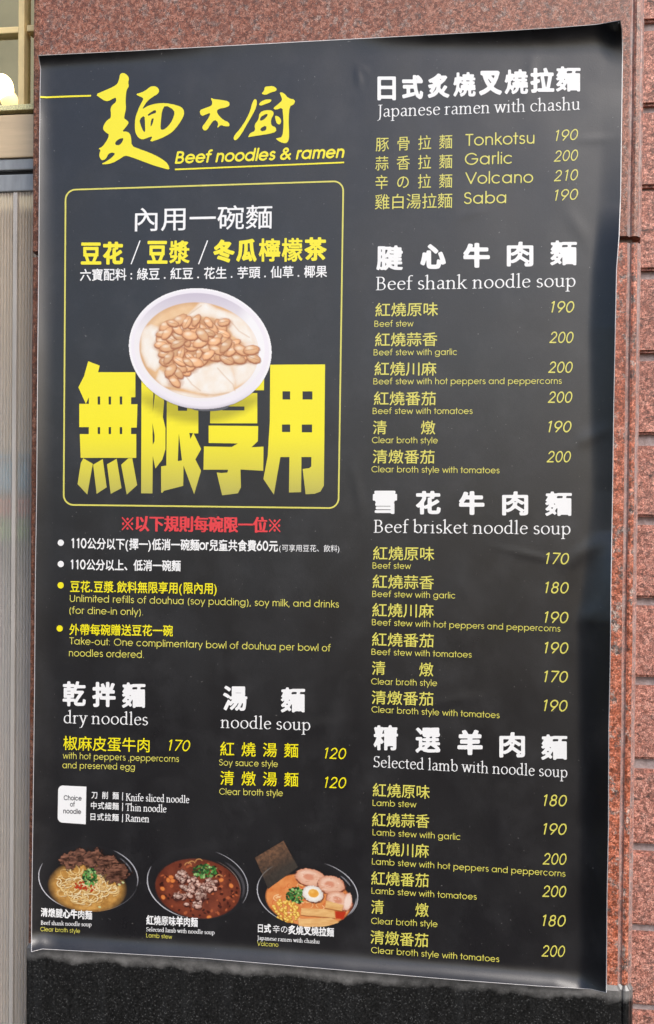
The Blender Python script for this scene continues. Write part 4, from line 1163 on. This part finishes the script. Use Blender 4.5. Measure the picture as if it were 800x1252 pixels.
nori = p.poly([z3(62, 152), z3(250, 40), z3(345, 215), z3(150, 357)], .8); p.A = np.maximum(p.A, nori); nn = fbm(p.X / 2.2, p.Y / 2.2, 31)[..., None]
edge_ = np.clip((1075 - (p.X - 318) * .55 - p.Y) / 30 + .1, 0, 1)[..., None]
p.over((lin((52, 47, 44)) * (1 - nn) + (lin((150, 108, 80)) * edge_ + lin((78, 70, 62)) * (1 - edge_)) * nn) * .8, nori)
p.arc_line(376.2, 1092.3, 61.9, 40.5, 8, 188, 222, .9, (120, 116, 112), .7)
for (x, y, rx, ry, rot) in ((425, 282, 100, 56, 12), (560, 330, 88, 58, 10), (612, 432, 88, 56, 25)):
    x, y = z3(x, y); rx /= 5.333; ry /= 5.333
    p.small(x + .4, y + 1.2, rx + .8, ry + .8, rot, (130, 66, 44), 1.2)
    p.small(x, y, rx, ry, rot, (238, 190, 162), .9, (214, 146, 116), (250, 220, 200))
    p.small(x - rx * .1, y - ry * .05, rx * .42, ry * .42, rot, (222, 150, 120), 2.0, (238, 186, 158))
    for (a, b) in p.rnd_in(x, y, rx * .75, ry * .7, rot, 14): p.stroke([(a, b), (a + p.rs.uniform(-4, 4), b + p.rs.uniform(-1, 1.5))], .8, [(206, 130, 100), (252, 226, 206)][p.rs.randint(2)], .6)
x, y = z3(668, 440); p.small(x, y, 5, 11, 10, (248, 222, 206), .9, (226, 170, 144))
greens(p, *z3(330, 400), 11.5, 9.5, 100)
x, y = z3(440, 388); p.small(x + .5, y + 1.4, 13.4, 10.4, 18, (120, 66, 40), 1.4); p.small(x, y, 12.8, 9.8, 18, (250, 246, 238), .8, (222, 212, 202)); p.small(x + 1, y - .6, 6.6, 5.2, 10, (238, 166, 66), 1.0, (248, 200, 104), (255, 206, 110))
for (x, y) in p.rnd_in(*z3(262, 500), 17, 13.5, 30, 70).tolist():
    p.small(x + .2, y + .5, 2.2, 1.9, 0, (188, 120, 44), .8); p.small(x, y, p.rs.uniform(1.5, 2.3), p.rs.uniform(1.3, 1.9), p.rs.uniform(0, 180), (246, 206, 96), .6, (226, 168, 60), (255, 234, 160))
p.over((190, 56, 30), p.poly([z3(585, 500), z3(660, 505), z3(640, 555), z3(590, 550)], 1.5))
for q_ in ([(366, 482), (580, 490), (586, 545), (362, 526)], [(345, 552), (560, 545), (612, 572), (590, 600), (350, 606)], [(528, 432), (640, 462), (630, 500), (520, 480)]):
    w = p.poly([z3(*a) for a in q_], .9); p.over((150, 84, 40), np.roll(w, 3, 0) * .8 * sp); nn = fbm(p.X / 9, p.Y / 2, 41)[..., None]
    p.over((lin((214, 150, 84)) * (1 - nn) + lin((246, 204, 138)) * nn) * .86, w)
pic3 = p.build('food_picture', poster, .0006)
pic3['label'] = 'bowl of orange ramen with seaweed sheet, egg, pork and corn'

# captions
CL = .0010
text('caption', 'popb', '清燉腱心牛肉麵', 50, 1120.5, 112.8, 1124.5, 10.8, 'white', pic1, layer=CL)
text('caption', 'serifb', 'Beef shank noodle soup', 50, 1130.6, 112, 1132.8, 5.0, 'white', pic1, layer=CL)
text('caption', 'sans', 'Clear broth style', 49.5, 1138.4, 98, 1140.8, 5.2, 'pale_yellow', pic1, layer=CL)
text('caption', 'popb', '紅燒原味羊肉麵', 179, 1130.5, 242, 1133.5, 11.5, 'white', pic2, layer=CL)
text('caption', 'serifb', 'Selected lamb with noodle soup', 179, 1138.6, 262.4, 1142.6, 5.0, 'white', pic2, layer=CL)
text('caption', 'sans', 'Lamb stew', 179, 1146, 210.6, 1148, 5.2, 'pale_yellow', pic2, layer=CL)
text('caption', 'popb', '日式', 315.5, 1140, 331.5, 1140.6, 10.5, 'white', pic3, layer=CL)
text('caption', 'cjk', '辛の', 333.5, 1140.5, 351.5, 1141, 9.5, 'white', pic3, layer=CL)
text('caption', 'popb', '炙燒叉燒拉麵', 352.5, 1142, 408.5, 1145.4, 10.8, 'white', pic3, layer=CL)
text('caption', 'serifb', 'Japanese ramen with chashu', 314.6, 1149, 391, 1153.8, 5.0, 'white', pic3, layer=CL)
text('caption', 'sans', 'Volcano', 314.6, 1156.2, 340.5, 1157.8, 5.4, 'pale_yellow', pic3, layer=CL)

# ------------------------------------------------------------------ house rules
rules = part('house_rules', 75, 800)
text('red_notice', 'song', '※以下規則每碗限一位※', 149, 649.2, 343, 651.6, 19, 'red', rules)
for (x, y, ink) in ((74.5, 663.6, 'white'), (74.5, 689.6, 'white'), (74.3, 715.6, 'yellow'), (73.2, 768.4, 'yellow')): blob('bullet', x, y, 3.8, 3.9, ink, rules)
text('rule_line', 'cjkb', '110公分以下(擇一)低消一碗麵or兒童共食費60元', 87.5, 671, 340, 674.5, 13.6, 'white', rules)
text('rule_line', 'cjk', '(可享用豆花、飲料)', 341.5, 674.2, 415, 675, 8.6, 'white', rules)
text('rule_line', 'cjkb', '110公分以上、低消一碗麵', 86.5, 696.8, 221, 698.4, 13.2, 'white', rules)
text('rule_line', 'cjkm', '豆花.豆漿.飲料無限享用(限內用)', 86, 724, 265, 726.4, 14, 'yellow', rules)
text('rule_note', 'sans', 'Unlimited refills of douhua (soy pudding), soy milk, and drinks', 85.5, 735.8, 414.5, 743, 8.6, 'pale_yellow', rules)
text('rule_note', 'sans', '(for dine-in only).', 85, 750.3, 175, 752.4, 8.6, 'pale_yellow', rules)
text('rule_line', 'cjkm', '外帶每碗贈送豆花一碗', 85, 776.4, 211.5, 778, 13.6, 'yellow', rules)
text('rule_note', 'sans', 'Take-out: One complimentary bowl of douhua per bowl of', 85, 787.8, 404.5, 796.6, 8.6, 'pale_yellow', rules)
text('rule_note', 'sans', 'noodles ordered.', 84.5, 802.4, 176, 804.6, 8.6, 'pale_yellow', rules)

# ------------------------------------------------------------------ dry noodles and noodle soup
dry = title('menu_section', '乾拌麵', (76.8, 105, 833, 863.5), (149.4, 178, 834.5, 865.5))
text('english_heading', 'serif', 'dry noodles', 78, 884.4, 181, 887, 15.0, 'white', dry)
text('dish_name', 'cjkl', '椒麻皮蛋牛肉', 77.5, 917, 183, 920, 17.4, 'yellow', dry)
text('dish_note', 'sans', 'with hot peppers ,peppercorns', 77, 927.6, 219, 931.8, 7.8, 'pale_yellow', dry)
text('dish_note', 'sans', 'and preserved egg', 76.5, 939.2, 165, 941.6, 7.8, 'pale_yellow', dry)
text('price', 'sansm', '170', 207, 917.6, 232.7, 918.6, 13.4, 'yellow', dry, .19)
soup_ = title('menu_section', '湯\u3000麵', (273, 302.5, 838.5, 869), (343.6, 373.2, 840.5, 871))
text('english_heading', 'serif', 'noodle soup', 269.5, 890, 379.5, 893.4, 15.0, 'white', soup_)
for nm, y, note, x1, pr in (('紅燒湯麵', 925.6, 'Soy sauce style', 340, 927.5), ('清燉湯麵', 961.2, 'Clear broth style', 346, 963.2)):
    text('dish_name', 'cjkl', nm, 269.3, y - 1.4, 364.7, y + .8, 17.4, 'yellow', soup_, track=.42)
    text('dish_note', 'sans', note, 268.2, y + 10.3, x1, y + 12.4, 7.8, 'pale_yellow', soup_)
    text('price', 'sansm', '120', 397.7, pr - .2, 423.5, pr + .8, 13.4, 'yellow', soup_, .19)

# ---- noodle choice
ch_ = [(71.4, 960.2), (105.8, 961.8), (105, 1007.8), (70.6, 1005.4)]
rr = rrect(ch_, 6); rr = [a for k, a in enumerate(rr) if k // 9 in (0, 3)]; pts = rr[:9] + [np.array(ch_[1]), np.array(ch_[2])] + rr[9:]
V, T = fill([np.array(pts)])
choice = part('noodle_choice', 71, 1007)
link('white_label', sheet_mesh('white_label', V[:, 0], V[:, 1], T), M['white'], choice)
text('label_word', 'sansb', 'Choice', 78, 978, 100, 978.8, 5.6, 'grey', choice, layer=.0008)
text('label_word', 'sansb', 'of', 85.8, 986, 91.8, 986.2, 5.6, 'grey', choice, layer=.0008)
text('label_word', 'sansb', 'noodle', 77.6, 994.2, 99.4, 995.2, 5.6, 'grey', choice, layer=.0008)
for cn, xa, ya, en, xb, yb, xe, ye, tk in (('刀削麵', 112, 976.2, 'Knife sliced noodle', 154, 979, 231.6, 982, .62), ('中式細麵', 111.3, 989, 'Thin noodle', 153.6, 991.2, 203.6, 993.4, .06), ('日式拉麵', 110.8, 1002.8, 'Ramen', 153.5, 1004.4, 182.6, 1005.4, .06)):
    text('choice_name', 'cjkm', cn, xa, ya, 145.3, ya + 1.2, 8.8, 'white', choice, track=tk)
    text('choice_name', 'serifb', en, xb, yb, xe, ye, 8.8, 'white', choice)
    ribbon('divider', [(150.2, ya - 7.4), (149.9, ya + 2.6)], .9, 'white', choice)

# ------------------------------------------------------------------ right-hand column
jp = title('menu_section', '日式炙燒叉燒拉麵', (460.4, 485.5, 93.5, 122.8), (680, 710, 81.2, 112))
text('english_heading', 'serif', 'Japanese ramen with chashu', 461.5, 143.4, 709.5, 134.4, 15.2, 'white', jp)
for nm, xs_, yl, yr, hh, en, xe0, xe1, e0, e1, pr, px0, py0, tk in (
        ('豚骨拉麵', 459.5, 185.4, 181.6, 17.4, 'Tonkotsu', 569, 653.5, 178.6, 175.6, '190', 680, 172.6, .5), ('蒜香拉麵', 459, 208.6, 205.8, 17.4, 'Garlic', 568.5, 626, 201.8, 200.2, '200', 677.3, 197.8, .5),
        ('辛の拉麵', 459, 231.6, 229.6, 17.4, 'Volcano', 569, 652, 225.2, 223.5, '210', 677.3, 221.8, .5), ('雞白湯拉麵', 458.5, 256.2, 254.4, 18.6, 'Saba', 567.5, 619, 249.6, 248.4, '190', 679, 245.6, .0)):
    text('dish_name', 'cjk', nm, xs_, yl, 553, yr, hh, 'pale_yellow', jp, track=tk)
    text('dish_name', 'sans', en, xe0, e0, xe1, e1, 14.6, 'pale_yellow', jp)
    text('price', 'sans', pr, px0, py0, 707, py0 - 1.4, 13.8, 'pale_yellow', jp, .19)

NM = ['紅燒原味', '紅燒蒜香', '紅燒川麻', '紅燒番茄', '清\u3000燉', '清燉番茄']


def section(body, bl, tr, en, ex0, ey0, ex1, ey1, eh, rows, kind):
    t = title('menu_section', body, bl, tr)
    text('english_heading', 'serif', en, ex0, ey0, ex1, ey1, eh, 'white', t)
    notes = [f'{kind} stew', f'{kind} stew with garlic', f'{kind} stew with hot peppers and peppercorns', f'{kind} stew with tomatoes', 'Clear broth style', 'Clear broth style with tomatoes']
    for nm, note, (x0, yb0, x1, yb1, nx0, ny0, nx1, ny1, pr, px0, px1, py) in zip(NM, notes, rows):
        if '\u3000' in nm:
            w = (x1 - x0) / 4; tilt = (yb1 - yb0)
            chars('dish_name', 'cjkl', [('清', x0, x0 + w * .88, yb0 - 16.6, yb0 + .4)], 'pale_yellow', t)
            chars('dish_name', 'cjkl', [('燉', x1 - w * .92, x1, yb1 - 16.6, yb1 + .4)], 'pale_yellow', t)
        else:
            text('dish_name', 'cjkl', nm, x0, yb0 + .5, x1, yb1 + .5, 16.8, 'pale_yellow', t)
        text('dish_note', 'sans', note, nx0, ny0, nx1, ny1, 7.6, 'pale_yellow', t)
        text('price', 'sansm', pr, px0, py - .2, px1, py + (.0 if ey1 < ey0 else .6), 13.9, 'pale_yellow', t, .19)


section('腱心牛肉麵', (460.3, 492.7, 300, 330.4), (673, 705.5, 294, 324.4), 'Beef shank noodle soup', 459.6, 355, 703.7, 350.8, 16.4, [
    (459, 386.8, 535.6, 385.8, 458, 399.7, 505.7, 399.2, '190', 674.5, 702.4, 382.2), (458.6, 423.2, 534.8, 422.6, 457, 434.6, 558.8, 434, '200', 671.8, 701.5, 419.5),
    (458, 458.8, 533.8, 458.8, 456.7, 470, 687, 469.4, '200', 670.4, 700.5, 456), (457.2, 495, 533, 495.2, 455.8, 506.2, 578, 506.2, '200', 670, 700, 492.6),
    (456.2, 530.6, 532.4, 530.8, 454.9, 541.8, 535.4, 542.2, '190', 670.9, 699, 528.6), (455.8, 566, 531.4, 566.6, 454.4, 577.4, 611, 578.8, '200', 668.6, 698.3, 565.4)], 'Beef')
section('雪花牛肉麵', (456, 485.6, 600, 628.4), (666.8, 699.4, 601, 630.8), 'Beef brisket noodle soup', 456.9, 651.4, 697.6, 653.8, 15.8, [
    (456.2, 684.2, 531, 685, 455.7, 695.2, 502.6, 695.8, '170', 668, 696, 689.6), (455.8, 718.8, 530.6, 720.2, 455.3, 729.8, 556.6, 731.8, '180', 667.2, 695.6, 725.2),
    (455.3, 753.6, 530.4, 754.8, 454.9, 764.4, 685.3, 772.4, '190', 666.4, 695.2, 761.5), (454.9, 789.4, 530.4, 791.4, 454.4, 800.6, 576.8, 804.2, '190', 666.4, 695.2, 798.8),
    (454.9, 824.8, 530, 826.6, 454, 836.8, 534.5, 839, '170', 665.9, 694.7, 834), (454.4, 860.4, 530, 862.6, 454.4, 871, 611, 878.2, '190', 665.4, 694.2, 869.4)], 'Beef')
section('精選羊肉麵', (457, 486.8, 886.8, 917.4), (661.9, 693.8, 898, 929), 'Selected lamb with noodle soup', 456.9, 938, 693.8, 951, 13.8, [
    (455.8, 973.6, 525.5, 976.4, 455.7, 985.2, 509.3, 987.4, '180', 665.4, 693.4, 985.4), (455, 1010, 525, 1012, 455.7, 1021.2, 562.8, 1027, '190', 665, 693, 1020.4),
    (455, 1044.8, 524.6, 1048.6, 454.9, 1056.8, 691.5, 1072, '200', 663.6, 692.9, 1057), (454, 1081.4, 524.2, 1084.6, 454.4, 1092.6, 583, 1100.2, '200', 663.2, 692.5, 1096.6),
    (454, 1117, 524.2, 1120.6, 454, 1129.6, 535, 1133.6, '180', 664.1, 692, 1132.4), (453, 1153.4, 523.7, 1158, 454, 1165.2, 610.6, 1176.4, '200', 662.3, 691.1, 1169.6)], 'Lamb')

bpy.data.objects.remove(_to); bpy.data.curves.remove(_tc)
